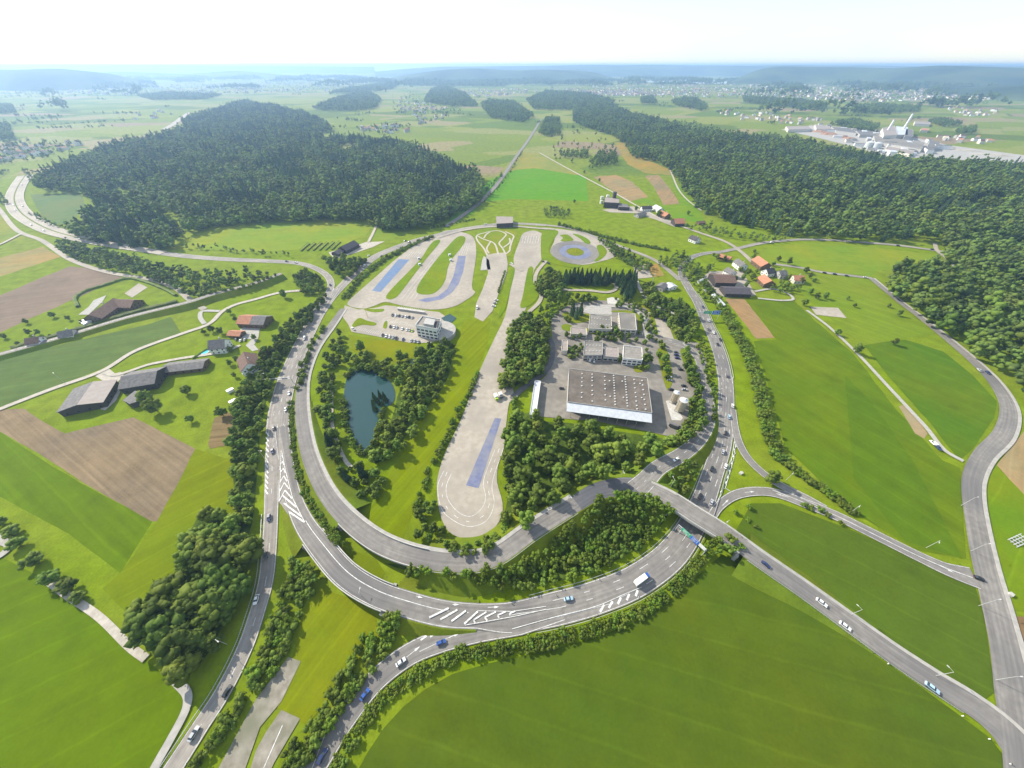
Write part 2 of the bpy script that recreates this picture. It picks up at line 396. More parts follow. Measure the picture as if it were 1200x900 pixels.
LUSH = (.084,.14,.0); OLIVE = (.115,.158,.002); DEEP = (.06,.1,.007); PLOW = (.21,.155,.092); PLOW_D = (.17,.128,.092); COOL = (.075,.115,.026)
EMBANK = field_mat((.10,.15,.012), None, mott=.4)
def field(px, c, ang=None, streak=.22, period=6, curve=0, mott=.2, tint=None, name='field'):
    rr = random.Random(int(px[0][0]*13+px[0][1])); Q = []
    for (x0, y0), (x1, y1) in zip(px, px[1:]+px[:1]):
        a, b = G(x0, y0), G(x1, y1); k = max(1, min(40, int((b-a).length/7)))
        for q in range(k): Q.append((x0+(x1-x0)*q/k+rr.gauss(0, .35)*(q > 0), y0+(y1-y0)*q/k+rr.gauss(0, .22)*(q > 0)))
    px = Q if not curve else px
    return sheet(name, px, field_mat(c, ang, streak, period, mott, tint), curve=curve)
field([(-300,650),(0,652),(60,682),(100,707),(150,757),(205,801),(217,815),(214,840),(190,880),(160,940),(-300,960)], LUSH, 30, .12, 8, tint=(.088,.135,.0))
field([(-120,440),(0,506),(60,546),(120,580),(179,611),(141,672),(80,625),(0,582),(-120,520)], LUSH, -28, .3, 7, tint=(.085,.13,.001))
field([(-140,430),(0,480),(29,479),(47,492),(76,508),(156,489),(229,526),(205,573),(184,611),(178,611),(100,567),(45,531),(0,506),(-140,440)], PLOW, -28, .35, 2.2, mott=.3, tint=(.15,.118,.08))
field([(184,611),(205,573),(229,526),(272,540),(285,590),(250,650),(200,720),(150,720),(120,690),(141,672)], OLIVE, 40, .2, 6, tint=(.14,.16,.0))
field([(-200,430),(0,420),(175,380),(200,371),(212,390),(180,405),(107,437),(0,477),(-200,560)], COOL, 17, .22, 7, tint=(.1,.145,.03))
field([(-120,350),(0,346),(80,312.5),(105,314),(143,325),(88,350),(0,390),(-120,440)], PLOW_D, 22, .15, 5, tint=(.23,.165,.12))
field([(-90,320),(0,302),(50,289),(71,301),(0,324),(-90,350)], (.2,.19,.07), 22, .2, 6)
field([(35,228),(60,227),(95,226),(100,240),(82,262),(66,262),(50,256)], (.085,.14,.04), 10, .15)
field([(-60,250),(0,246),(14,264),(30,279),(0,287),(-60,300)], (.15,.2,.02), 20)
field([(600,199),(627,197),(686,207),(690,236),(600,233),(560,237),(555,250),(520,262),(575,210)], (.08,.215,.004), 12, .1, 10, tint=(.1,.21,.01))
field([(627,197),(605,199),(580,207),(610,178),(632,180),(682,206)], (.17,.20,.04), 12, .1)
field([(695,207),(722,205),(742,214),(760,231),(737,236),(715,222)], (.21,.18,.09), 30, .2)
field([(756,206),(772,205),(786,222),(797,239),(777,240),(768,222)], (.2,.165,.09), 60, .3, 4)
field([(720,167),(732,167),(755,186),(786,199),(786,205),(756,203),(735,192)], (.2,.175,.04), 45)
field([(760,232),(737,236),(777,241),(797,240),(786,206),(820,245),(826,262),(790,256)], (.1,.2,.006), 20)
field([(882,313),(900,290),(950,285),(1000,288),(1050,293),(1098,299),(1112,313),(1030,317),(1020,324),(960,317),(905,309)], (.125,.2,.012), 0, .08, 9)
field([(850,350),(872,350),(908,396),(886,397)], (.19,.16,.085), -60, .25, 4)
field([(1012,404),(1060,398),(1105,412),(1140,440),(1168,470),(1165,490),(1140,526),(1124,540),(1085,490),(1040,440)], (.062,.125,.005), -55, .14, 9)
field([(872,350),(930,352),(960,380),(1000,415),(1050,480),(1105,540),(1125,548),(1132,655),(1075,645),(1000,600),(920,525),(897,440),(883,400),(910,398)], (.074,.128,.004), -60, .24, 11, tint=(.105,.14,.003))
field([(990,440),(1020,470),(1070,540),(1128,655),(1060,634),(1000,560)], (.064,.118,.004), -58, .22, 11, tint=(.078,.126,.004))
field([(1053,476),(1063,474),(1087,508),(1083,514),(1072,508)], (.25,.21,.12), None)
field([(1168,545),(1200,505),(1290,560),(1260,640),(1200,583)], (.22,.19,.1), 40, .2, 4)
field([(1155,555),(1168,547),(1205,585),(1260,640),(1260,720),(1180,715),(1165,640)], (.095,.17,.004), 35, .12)
field([(1182,722),(1260,725),(1260,900),(1203,800)], (.14,.11,.06), 30)
field([(910,310),(960,320),(1018,327),(1050,356),(1095,391),(1062,396),(1010,405),(975,375),(945,350)], (.12,.185,.008), -50, .18, 8, tint=(.15,.19,.012))
field([(880,590),(915,590),(1000,622),(1075,655),(1140,680),(1152,720),(1166,810),(1150,824),(1125,808),(1025,738),(950,690),(900,650),(862,622)], DEEP, -36, .14, 10, tint=(.066,.098,.008))
field([(846,650),(890,668),(960,712),(1025,768),(1075,802),(1160,865),(1210,930),(1200,1010),(370,1010),(418,905),(432,880),(450,853),(472,829),(498,808),(530,790),(570,778),(620,767),(660,758),(700,746),(740,731),(775,711),(810,682),(833,661)], (.056,.092,.006), -14, .2, 12, tint=(.078,.102,.005))
# grassland inside the ring
field([(545,375),(575,373),(572,400),(556,445),(500,555),(470,640),(425,612),(455,560),(478,520),(512,450)], (.125,.168,.001), 62, .3, 3, tint=(.155,.18,.001))
field([(408,392),(448,398),(490,403),(500,412),(470,425),(430,420),(412,410)], (.12,.17,.002), None)
field([(378,690),(420,705),(440,722),(445,745),(400,800),(360,850),(325,830),(345,770),(352,720)], (.125,.165,.003), 62, .25, 3, tint=(.155,.17,.003))
field([(402,640),(440,655),(452,672),(440,688),(410,668)], (.11,.15,.003), None, tint=(.13,.16,.002))
field([(188,275),(300,258),(400,256),(436,257),(440,262),(428,276),(395,290),(345,293),(300,295),(200,292)], (.14,.215,.012), 8, .08, 10)
field([(440,262),(500,264),(520,262),(470,276),(430,292),(428,285)], (.12,.2,.012), 8, .08)

# ================================================================== paved yards, pads and their islands
YZ = .27
YARDM = noise_mat('yard_paving', (.19,.172,.148), (.25,.23,.2), .25, .9, 7, (.155,.142,.125), .045)
def yard(name, px, mat, z=YZ, curve=0): return sheet(name, px, mat, z, curve)
def island(px, c=(.112,.185,.005), curve=3, z=.42): return sheet('grass_island', px, field_mat(c, None, mott=.3), z, curve)
yard('asphalt_pad', [(407,357),(417,345),(440,325),(465,303),(490,285),(507,277),(524,270),(540,272),(552,276),(557,284),(558,300),(553,335),(557,343),(546,352),(530,360),(505,363),(470,358),(452,354),(440,358),(425,362)], ASPH_L, curve=3)
for p in ([(492,305),(500,293),(507,284),(514,281),(515,285),(500,303),(478,332),(464,349),(453,350),(458,340)],
          [(488,341),(494,328),(512,304),(524,290),(536,278),(545,278),(543,287),(527,308),(522,328),(514,340),(505,345),(493,345)]): island(p)
sheet('blue_skid_strip', [(467,304),(480,304.5),(446,342.5),(436,341)], BLUEPAD, YZ+.03)
sheet('blue_skid_strip', [(537,300),(546,300),(543,318),(538,332),(530,343),(518,351),(500,354.5),(489,352),(500,349.5),(513,347.5),(524,339),(531,325)], BLUEPAD2, YZ+.03)
yard('test_track', [(602,302),(608,285),(612,275),(618,271.5),(627,270.5),(637,277),(636,300),(632,308),(626,317),(620,340),(617,360),(606,385),(602,410),(600,440),(602,465),(597,472),(594,490),(590,527),(584,545),(582.5,565),(589,590),(586,610),(570,626),(556,631),(542,631),(525,622),(515,600),(512,572),(514,555),(522,530),(541,490),(560,440),(578,400),(592,370),(598,340),(602.6,315)], ASPH_L, curve=3)
sheet('blue_skid_strip', [(580,490),(587.5,491),(561,572.5),(546,569)], BLUEPAD2, YZ+.03)
LINE = lambda px, w=.24: stripe(smooth_open([G(x, y, YZ+.03) for x, y in px], 8), 0, w)
LINE([(520,552),(513,570),(517,595),(530,609),(550,617),(570,610),(579,590),(577,565),(590,525)])
LINE([(529,555),(523,570),(525,585),(537,600),(552,605),(565,595),(569,582),(567,562),(580,527)])
stripe(smooth_open([G(x, y, YZ+.03) for x, y in [(524,553),(518,570),(521,590),(534,605),(551,611),(567.5,603),(574,586),(572,563),(585,526)]], 8), 0, .3, dash=(3.5, 4.5))
for k in range(7): LINE([(613.5+k*3.1, 276+abs(k-3)*.3),(611.5+k*3.1,285)], .3)
for k in range(6): LINE([(473.5+k*2.9,302.5-k*.2),(480.5+k*2.7,294.5)], .25)
for k in range(4): LINE([(471+k*5, 350),(511+k*2.4, 299)], .25)
for k in range(4): LINE([(538+k*2.6,299),(543.5+k*2.3,285)], .25)
# the small training track: pale loops on grass
field([(560,268),(590,266),(606,272),(604,290),(598,300),(570,300),(556,285)], (.13,.19,.012), None)
yard('training_yard', [(570,299),(580,297),(593,296),(595,309),(594,319),(589,333),(584,345),(577,365),(566,377),(556,372),(558,356),(566,338),(572,320),(570,310)], ASPH_L)
yard('gravel_corner', [(567,300),(573,305),(575,316),(563,317),(565,305)], CONC)
def loop(px, w=2.4, closed=False):
    P = smooth_open([G(x, y, YZ+.04) for x, y in px], 6); T = frames(P); mb = MB(); V = []
    lift = R.random()*.05
    for p, t in zip(P, T): nn = Vector((-t.y, t.x, 0))*w/2; V += [p+nn+Vector((0,0,lift)), p-nn+Vector((0,0,lift))]
    mb.add(V, [(2*i, 2*i+1, 2*i+3, 2*i+2) for i in range(len(P)-1)])
    return tag(mb.obj('training_path', GRAVEL), kind='structure')
loop([(571,299),(567,291),(559,281),(559.5,275.5),(569,272.5),(578,270.6),(586,270.8),(593,274.5),(589.5,279.5),(585,285),(589,291),(592,297)])
loop([(560,276.5),(565,279.5),(572,282),(577.5,284),(581,288),(584,298)]); loop([(575,283),(570.5,291),(573,297)]); loop([(567,279),(570,274.5),(574,272)])
loop([(592,271.2),(601.5,276),(600.5,281),(598,288.5),(597,294),(592,298)]); loop([(597,279),(597.5,284),(590,290)])
# skid circle
yard('circuit_pad', [(634,267),(655,268.5),(682,273),(707,284),(721,298),(716,303),(702,307),(684,310.5),(662,307),(648,300),(645,293),(650,281),(645,272)], ASPH_L, curve=3)
cc = G(674, 295.3)
def disc(r0, r1, z, mat, name, kind='structure', ex=1.0, ey=1.0):
    mb = MB(); n = 48
    V = [(cc.x+r1*ex*math.cos(2*math.pi*i/n), cc.y+r1*ey*math.sin(2*math.pi*i/n), z) for i in range(n)]
    if r0 > 0:
        V += [(cc.x+r0*ex*math.cos(2*math.pi*i/n), cc.y+r0*ey*math.sin(2*math.pi*i/n), z) for i in range(n)]
        mb.add(V, [(i, (i+1)%n, n+(i+1)%n, n+i) for i in range(n)])
    else: mb.add(V, [tuple(range(n))])
    return tag(mb.obj(name, mat), kind=kind)
EY = 1.18
disc(0, 34, YZ+.03, ASPH_M, 'skid_circle', ey=EY); disc(12, 21.5, YZ+.06, BLUEPAD2, 'blue_skid_ring', ey=EY); disc(0, 11.5, .45, field_mat((.14,.17,.004), None), 'grass_island', ey=EY)
for p in ([(656,276),(665,275.3),(672,281),(668,282.8),(657,282.8),(660,279)], [(671,274.5),(679,275.5),(689,280.5),(692,285.5),(686,285.5),(680,280)],
          [(699,289),(705,287.5),(711,294),(709,300),(702,305.5),(696,306.5),(702,299)], [(636,270),(654,271),(649,281),(643,293),(652,304),(662,309),(680,312),(672,314),(652,310),(638,305),(634,300)]): island(p, z=.44)
for p in ([(619,315),(625,314.5),(624,328),(632,343),(624,356),(610,361),(613,345)], [(603,315),(600,318),(592,345),(584,372),(592,362),(598,340),(602.5,322)]): island(p, (.105,.18,.004), z=.43)
yard('car_park', [(404,358),(420,363),(440,361),(452,358),(462,359),(498,364),(515,366),(526,374),(527,386),(520,396),(505,402),(480,402),(450,396),(412,389),(408,380),(402,372)], ASPH_L, curve=0, z=.29)
island([(412,384),(420,373),(430,376),(441,379),(438,382),(425,381)], z=.43); island([(449,384),(451,377.5),(454,377),(453,385)], z=.43); island([(425,362),(440,362.5),(450,362.5),(448,365.5),(436,366)], z=.43)
for (x0, y0, x1, y1, n_) in ((418,386.5,447,393.5,13),(449,377.5,487,384,16),(478,397,494,402,7),(466,361,497,365.5,14),(447,393.5,475,398,12)):
    for k in range(n_+1):
        t = k/n_; x, y = x0+(x1-x0)*t, y0+(y1-y0)*t; a = G(x, y, .33); d = (G(x1, y1, .33)-G(x0, y0, .33)).normalized(); nn = Vector((-d.y, d.x, 0))
        MARK.add([a-d*.12, a+d*.12, a+d*.12+nn*5, a-d*.12+nn*5], [(0, 1, 2, 3)])
# estate yard
yard('estate_yard', [(645,372),(655,362),(676,355),(700,352),(735,354),(757,362),(768,392),(790,398),(818,402),(828,425),(828,440),(808,470),(806,495),(800,508),(786,512),(760,506),(700,494),(640,489),(621,487),(624,455),(640,440),(648,410)], YARDM, curve=0)
field([(663,352),(690,352),(716,345),(740,350),(760,360),(768,388),(758,392),(740,372),(735,362),(718,357),(690,358)], (.13,.175,.006), None, name='lawn')
for p in ([(659,369),(664,366),(676,369),(690,368),(691,376),(675,379),(664,377)], [(658,382),(664,380),(671,383),(669,388),(660,387)], [(717,366),(722,364),(741,365),(750,372),(752,386),(748,387),(744,369)],
          [(688,385),(700,388),(705,391),(700,393),(689,390)], [(770,412),(776,407),(781,410),(786,428),(788,445),(783,458),(778,448),(774,432)], [(743,428),(752,426),(756,430),(753,436),(744,436)],
          [(797,411),(805,410),(815,425),(822,445),(815,455),(808,448),(802,430)]): island(p, (.115,.165,.008), z=.45)
yard('estate_car_park', [(767,373),(780,372),(790,398),(772,394)], ASPH_L, z=.31)
for p in ([(742,311),(757,310),(765,325),(745,327)],): yard('visitor_car_park', p, ASPH_L)
field([(757,310),(770,309),(779,323),(766,325)], (.22,.17,.05), None)
yard('hexagon_plaza', [(711,350),(717,348.5),(725,350),(727,354),(720,357),(712,356)], CONC_P, z=.3); yard('pale_court', [(688,358),(716,357),(717,369),(692,368),(682,365)], CONC, z=.31)
yard('silo_pad', [(780,470),(788,469),(800,490),(798,493),(787,492.5)], CONC_P, z=.31)
# left farm yards
yard('farm_yard', [(112,441),(128,432),(135,438),(142,436),(146,440),(137,449),(141,460),(136,470),(124,481),(118,480),(128,460),(120,446)], GRAVEL)
yard('farm_yard', [(283,385),(297,379),(305,382),(303,396),(298,404),(303,410),(296,412),(288,405),(295,398),(280,396),(277,392)], CONC)
yard('farm_yard', [(92,369),(104,360),(110,352),(125,346),(120,354),(104,369)], CONC); yard('farm_yard', [(146,344),(163,332),(173,337),(155,349)], ASPH_L)
yard('farm_yard', [(385,296),(418,288),(428,284),(451,283),(436,290),(415,297),(392,304)], GRAVEL)
yard('village_yard', [(705,246),(726,243),(742,242),(775,255),(798,263),(790,266),(770,258),(745,250),(715,249)], ASPH_L)
yard('village_yard', [(823,325),(832,318),(870,318),(880,336),(886,346),(852,349),(838,344),(826,336)], ASPH_L); yard('concrete_slab', [(949,359.5),(982,361),(992,373),(956,369)], ASPH_L)
yard('old_road_slab', [(338,770),(353,775),(330,822),(305,852),(288,900),(278,930),(240,930),(262,890),(300,820)], SLABC); yard('old_road_slab', [(330,832),(352,842),(322,893),(305,930),(285,930),(300,880),(312,858)], SLABC)
LINE([(331,850),(309,900)], .3)
field([(244,520),(251,490),(268,483),(277,492),(274,505),(271,521),(246,526)], (.14,.12,.06), 8, .6, 2.4, name='vegetable_garden')
# pond
sheet('pond', [(408,440),(418,433),(432,432),(446,440),(458,448),(463,460),(461,472),(449,480),(445,497),(441,516),(428,530),(418,523),(408,503),(403,475),(404,455)], WATER, .25, 3)
sheet('pond', [(483,421),(489,423),(492,432),(486,438),(481,432)], WATER, .25, 3); sheet('pond', [(517,373),(527,368),(535,373),(530,378),(522,378)], WATER, .34)
for x, y, r_ in ((240.5,413,3.6),(288.5,437,2.8)):
    c = G(x, y); mb = MB(); n = 20; o = empty('swimming_pool', (c.x, c.y, 0), 0, 'round turquoise garden pool beside the %s' % ('grey-roofed white house with a gravel path' if x < 260 else 'brown-roofed white house near the hedge'), 'pool')
    mb.prism([(r_*math.cos(2*math.pi*i/n), r_*math.sin(2*math.pi*i/n)) for i in range(n)], 0, .75); part(mb, 'rim', WHITE, o)
    mb = MB(); mb.prism([((r_-.3)*math.cos(2*math.pi*i/n), (r_-.3)*math.sin(2*math.pi*i/n)) for i in range(n)], .3, .8); part(mb, 'water', POOL, o)

# ================================================================== roads
# through road on the left: two carriageways join, then split at the chevrons
road('ring_top', [(640,264),(615,262.5),(591,262),(566,265),(540,269),(515,275),(490,281),(465,290),(440,301),(420,317),(404,332),(388,350),(374,371)], [9,9,9,10,10,11,12,13,13,12,11,10,9], ASPH, edge=.5, dashes=(0,))
road('west_road', [(190,297),(225,301),(265,304),(310,306),(345,308),(366,313),(382,322),(388,333),(384,347),(376,362)], [11,11,11,10,9,8,8,8,8,8], ASPH, edge=.5, dashes=(0,))
road('west_junction', [(392,338),(380,356),(368,376),(356,400),(345,424),(335,450),(328,480),(325,505)], [14,14,15,15,15.5,15.5,15.5,15], ASPH, edge=.6, dashes=(-3.6,0,3.6))
road('outer_road_south', [(325,500),(320,530),(319,560),(318,600),(316,640),(312,680),(301,720),(287,760),(262,810),(236,850),(205,898),(170,950),(140,1000)], [11,9,8.2,7.6,7.4,7.4,7.4,7.4,7.4,7.4,7.6,7.6,7.6], ASPH, edge=.4, dashes=(0,), dash=(6,12))
ZM = [0,.3,1.2,3,4.5,5,4.6,3.2,1.6,.4,0,0,0,0,0,0,0,0,0,0,0]
P, W, N, T = road('main_road', [(330,500),(336,545),(343,580),(356,612),(376,640),(405,673),(440,695),(480,709),(520,719),(560,722),(600,723.5),(650,713.5),(700,699.5),(748,679),(790,646),(818,601),(836,552),(846,520),(850,490),(851,465),(850,440)],
     [9.5,9,9,10,11,11,11,11,11,10.5,13,14.5,14.5,14.5,14.5,13,12,12,11.5,11.5,11.5], ASPH_M, ZM, edge=.5, gaps=((3.6,6.4),), dash=(6,10))
for d_ in (-3.4, 0, 3.4): stripe(P[88:], d_, .22, dash=(6, 10))
stripe(P[24:84], 1.2, .3)
bridge('underpass_bridge', P, W, N, 29, 51, 'concrete road bridge with low parapets over the olive field strip, carrying the outer main road', 1.0, .9)
road('main_road_north', [(850,448),(846,425),(838,400),(828,378),(818,355),(806,336),(799,322),(800,312),(808,303),(824,297.5),(845,295.5)], [11.5,11.5,11.5,11,11,10,9,8,8,8,8], ASPH_M, edge=.5, dashes=(-2,1.6), dash=(6,10))
road('merge_road', [(340,960),(356,920),(376,888),(405,842),(440,798),(478,768),(515,752),(560,740),(610,731),(660,719)], [9,9,9,9,9,9,9,9,9,6], ASPH_M, edge=.45, dashes=(-.9,), dash=(60,.01), n=8)
ZL = [0,0,0,0,0,1.5,3.5,5,5.2,5.2,5.2,5.6,6.3,6.5]
P, W, N, T = road('loop_road', [(402,362),(388,382),(369,408),(357,437),(353,465),(355,500),(364,540),(385,583),(420,620),(462,645),(520,659),(575,655),(625,622),(676,590)], [6,7,8,8,8.4,8.4,8.4,8.4,8.8,9,9,9,9,9], ASPH_M, ZL, edge=0, walk=(1, 2.0), gaps=((7.6,9.6),))
bridge('loop_bridge', P, W, N, 61, 77, 'concrete road bridge on the inner loop road over the olive field strip', 1.0, 1.0)
road('loop_link', [(665,597),(700,576),(735,571),(762,576),(785,590)], [9,10.5,13,13,10], ASPH_D, [6.4,6.5,6.5,6.5,6.5], edge=0)
road('estate_ramp', [(745,574),(757,563),(772,548),(800,532),(820,514),(830,492),(829,465),(822,440),(818,420),(800,404),(780,398)], [12,11,10,9.5,9,9,8,7.5,7,7,8], ASPH_M, [6.5,6.5,6,4.5,3,1.5,.6,.2,0,0,0], edge=.3, dashes=(0,), dash=(3,5))
P, W, N, T = road('bridge_road', [(760,574),(785,586),(815,605),(850,627),(890,656),(942,692),(1000,734),(1050,770),(1100,803),(1148,834),(1185,868),(1215,915),(1230,960)], [10,10,10,9.6,9.2,9,9,9,9,10,13,14,14], ASPH_M, [6.5,6.6,6.8,6.6,5,2.6,.8,0,0,0,0,0,0], edge=0, walk=(1, 1.6), gaps=((1.1,3.6),))
bridge('road_bridge', P, W, N, 9, 28, 'grey concrete overpass with parapets crossing above the main road next to the sign gantry', 1.2, 1.0)
road('right_road', [(1020,326),(1050,351),(1075,370),(1110,398),(1145,428),(1168,453),(1181,480),(1175,508),(1152,533),(1140,556),(1138,580),(1143,615),(1152,660),(1165,710),(1178,765),(1188,820),(1198,880),(1205,940)], [6,6,6,7,8,9,9.5,9.5,9,9,9,9,9.5,10,10.5,12,12,12], ASPH_M, edge=0, walk=(1,1.8), dashes=())
road('slip_road_south', [(833,607),(842,594),(856,583),(872,577.5),(892,576),(912,579),(940,589),(980,605),(1025,627),(1075,652),(1110,668),(1142,678)], [5,5,5.5,6,6,6.5,7,7,7,7,8,11], ASPH_M, edge=.35)
road('slip_road_north', [(859,480),(861,500),(865,517),(873,533),(885,547),(902,561),(920,572),(945,584),(968,596)], [4,5,5.5,5.5,5.5,5.5,5.5,5,4], ASPH_M, edge=.35)
stripe(smooth_open([G(x, y, .6) for x, y in [(905,574),(940,588),(980,604.5),(1025,626.5),(1075,651),(1110,666),(1140,677)]], 6), 0, .35)
road('minor_road', [(905,309.5),(935,313.5),(962,319),(990,322.5),(1022,326.5)], 6, ASPH, edge=0)
road('minor_road', [(845,295.5),(866,291),(885,286.5),(905,283.5),(937,281),(970,281.5),(1000,283.5),(1050,287.5),(1098,294),(1120,297)], 7, ASPH, edge=0)
road('village_road', [(758,250),(772,256),(785,261.5),(800,266),(820,273),(850,283.5),(868,295),(882,308),(892,316),(900,322)], 6, ASPH_L, edge=0)
road('minor_road', [(640,264),(668,268),(700,279),(735,292),(765,304),(782,316),(797,329)], 6.5, ASPH, edge=0)
road('country_lane', [(632,179),(655,192),(682,206.5),(702,217),(722,227.5),(742,239),(775,257)], 4, GRAVEL, edge=0)
road('forest_track', [(784,196),(788,206),(795,222),(806,235),(822,247)], 3.5, GRAVEL, edge=0)
road('forest_track', [(1095,285),(1098,294),(1110,304),(1122,316)], 5, ASPH_L, edge=0)
road('farm_lane', [(-60,505),(0,480),(62,456),(120,435),(160,411),(212,392),(245,380),(260,366),(276,357.5),(300,351),(325,344),(350,341),(368,342)], 4.6, GRAVEL, edge=0)
road('farm_lane', [(122,437),(138,439.5),(172,428.5),(190,424.5),(215,420),(246,415.5),(265,412),(282,405)], 3.4, GRAVEL, edge=0); road('farm_lane', [(240,380),(235,372),(238,365),(258,365)], 4, CONC, edge=0)
road('frontage_road', [(-60,180),(-20,222),(0,246),(20,270),(50,282.5),(82,304),(125,319),(175,327.5),(205,337.5),(222,351),(240,363)], 6, ASPH_L, edge=0)
road('field_path', [(60,683),(80,698),(117,723),(152,757),(172,772)], 3.0, GRAVEL, edge=0); road('field_path', [(200,790),(210,801),(219,811),(221,822),(216,838),(200,868),(182,900),(165,935)], 3.2, CONC, edge=0)
road('field_path', [(-40,610),(0,632),(12,639),(0,652),(-40,668)], 4, CONC, edge=0)
road('field_path', [(945,364),(960,375),(975,387),(1005,415.5),(1037,450),(1062,477),(1085,502),(1105,527),(1128,541)], 3, CONC, edge=0)
road('field_path', [(884,342),(905,339),(922,344),(929,351),(915,352.5),(888,350)], 3, CONC, edge=0)
road('pond_path', [(389,438),(389,470),(390,500),(396,520),(405,540),(412,548)], 2.4, GRAVEL, edge=0); road('track_link', [(598,310),(612,318)], 5, ASPH_L, edge=0)
road('track_link', [(640,306),(630,318),(627,330),(634,343),(632,354),(620,366)], 4.5, ASPH_L, edge=0); road('track_link', [(655,340),(690,341),(712,343),(722,338),(716,331),(690,331)], 4.5, ASPH_L, edge=0)
road('estate_lane', [(716,359),(738,361),(752,370),(757,385),(760,400)], 5.5, CONC, edge=0); road('estate_lane', [(745,327),(752,343),(765,358),(780,364),(800,372)], 4, CONC, edge=0)
road('estate_lane', [(640,392),(647,405),(645,425),(634,440),(610,458),(600,468)], 5, ASPH_D, edge=0)
road('perimeter_road', [(512,279),(540,271),(570,266.5),(600,265.5),(632,268),(650,269)], 6, ASPH_L, edge=0)
# motorway, upper left
road('motorway', [(30,206),(22,218),(17,232),(22,246),(36,258),(60,270),(92,279),(130,287),(192,297)], [26,26,26,26,25,23,20,15,11], ASPH_L, edge=.8, dashes=(-7,-3.5,3.5,7), n=6)
road('central_reserve', [(30,206),(22,218),(17,232),(22,246),(36,258),(60,270),(92,279),(130,287)], 1.8, EMBANK, edge=0, n=6)
road('motorway', [(222,132),(212,139),(203,146),(192,152)], 22, ASPH_L, edge=0)
road('field_track', [(-20,292),(0,287),(26,274)], 4, GRAVEL, edge=0); road('field_track', [(432,284),(437,274),(441,264),(438,260)], 4, GRAVEL, edge=0)
# railway: ballast with two rails on a low bank
BALLAST = noise_mat('ballast', (.17,.155,.14), (.24,.22,.2), .8, .95, 5)
for px, zs in (([(-80,437),(0,416),(75,395),(150,372.5),(220,355),(250,345.5),(300,332),(330,321)], [2,2,2,2.5,4,4,4,4]), ([(522,266),(545,251),(565,235),(585,213),(605,184),(622,160),(634,140)], [0]*7)):
    P, W, N, T = road('railway', px, 6.5 if zs[0] else 9, BALLAST, zs, edge=0)
    for o_ in (-.72, .72):
        mb = MB(); V = []
        for p, t in zip(P, T): nn = Vector((-t.y, t.x, 0)); V += [p+nn*(o_-.05)+Vector((0,0,.2)), p+nn*(o_+.05)+Vector((0,0,.2))]
        mb.add(V, [(2*i, 2*i+1, 2*i+3, 2*i+2) for i in range(len(P)-1)]); tag(mb.obj('railway_track', STEEL), kind='structure')
# ---- chevrons, hatching and arrows
def seg(a, b, w, rd='main_road', dz=.05):
    p, q = G(*a, zroad(rd, *a)+dz), G(*b, zroad(rd, *b)+dz); d = (q-p).normalized(); nn = Vector((-d.y, d.x, 0)).normalized()*w/2; MARK.add([p+nn, p-nn, q-nn, q+nn], [(0, 1, 2, 3)])
# west split: paved gore with growing chevrons
def gore(px, mat, dz=.02, rd='main_road', name='paved_gore'):
    P = [G(x, y, zroad(rd, x, y)+dz) for x, y in px]; mb = MB(); tris = tessellate_polygon([P])
    for a, b, c in tris:
        nn = (P[b]-P[a]).cross(P[c]-P[a]).z; mb.add([P[a], P[b], P[c]], [(0, 1, 2) if nn > 0 else (0, 2, 1)])
    return tag(mb.obj(name, mat), kind='structure')
gore([(327,500),(331,520),(336,545),(344,580),(354,608),(350,618),(338,604),(330,592),(326.5,588),(326,550)], ASPH)
for (l, t_, r_) in (((329,535),(330.2,533),(331.5,536)), ((328.8,544),(331,540.5),(332.8,545)), ((328.4,554),(332,548.5),(334.5,554)), ((328,565),(332.7,557.5),(336.3,564)), ((327.6,576),(333.2,565.5),(338.8,573)), ((327.2,587),(334,574.5),(342,584))):
    seg(l, t_, .6, dz=.3); seg(t_, r_, .6, dz=.3)
for a, b in (((331,580.5),(347.5,594.5)), ((332.5,589.5),(353,605)), ((339,600),(357,612))): seg(a, b, .8, dz=.32)
for a, b in (((329.5,528),(328.5,560)), ((328.5,560),(327,588)), ((330.5,530),(335,553)), ((335,553),(343,584)), ((343,584),(357,612))): seg(a, b, .35, dz=.3)
# hatched strip left of the south lane
for k in range(12):
    y = 508+k*6.2; seg((311.8-k*.1, y-2), (315-k*.1, y+3), .7, 'outer_road_south')
# south merge: gore hatching between main road and merge road
gore([(508,726),(525,732.5),(539,735),(570,730),(600,725),(640,717),(664,708.5),(640,710),(600,715),(550,714),(528,715)], ASPH_M, .025)
gore([(495,751),(520,740),(545,731.5),(570,727),(600,724),(600,731),(560,738),(515,748)], ASPH_M, .02, 'merge_road')
for (a, b, c) in (((503,723.5),(526,712.5),None), ((516,726),(536,714.5),None), ((529,728),(546,715.5),None), ((544,731),(560,716.5),None), ((557,730),(555,726.5),(570,717)), ((571,727),(568,723.5),(581,717)), ((585,724),(583,721),(593,716.5)), ((598,721.5),(597,719),(604,716))):
    if c: seg(a, b, .65, dz=.3); seg(b, c, .65, dz=.3)
    else: seg(a, b, .85, dz=.3)
for a, b in (((560,715.7),(600,716.5)), ((600,716.5),(640,710.5)), ((545,732.5),(604,722)), ((604,722),(640,714))): seg(a, b, .26, dz=.25)
for k in range(4): seg((493+k*11,750-k*3.6), (500+k*11,745-k*3.4), .7, 'merge_road')
for k in range(5): seg((703+k*10.5, 717-k*4.6), (708+k*9.8, 708.5-k*4.2), 1.0)
stripe(smooth_open([G(x, y, .6) for x, y in [(600,737),(650,723),(697,711),(730,697),(752,688)]], 6), 0, .25)
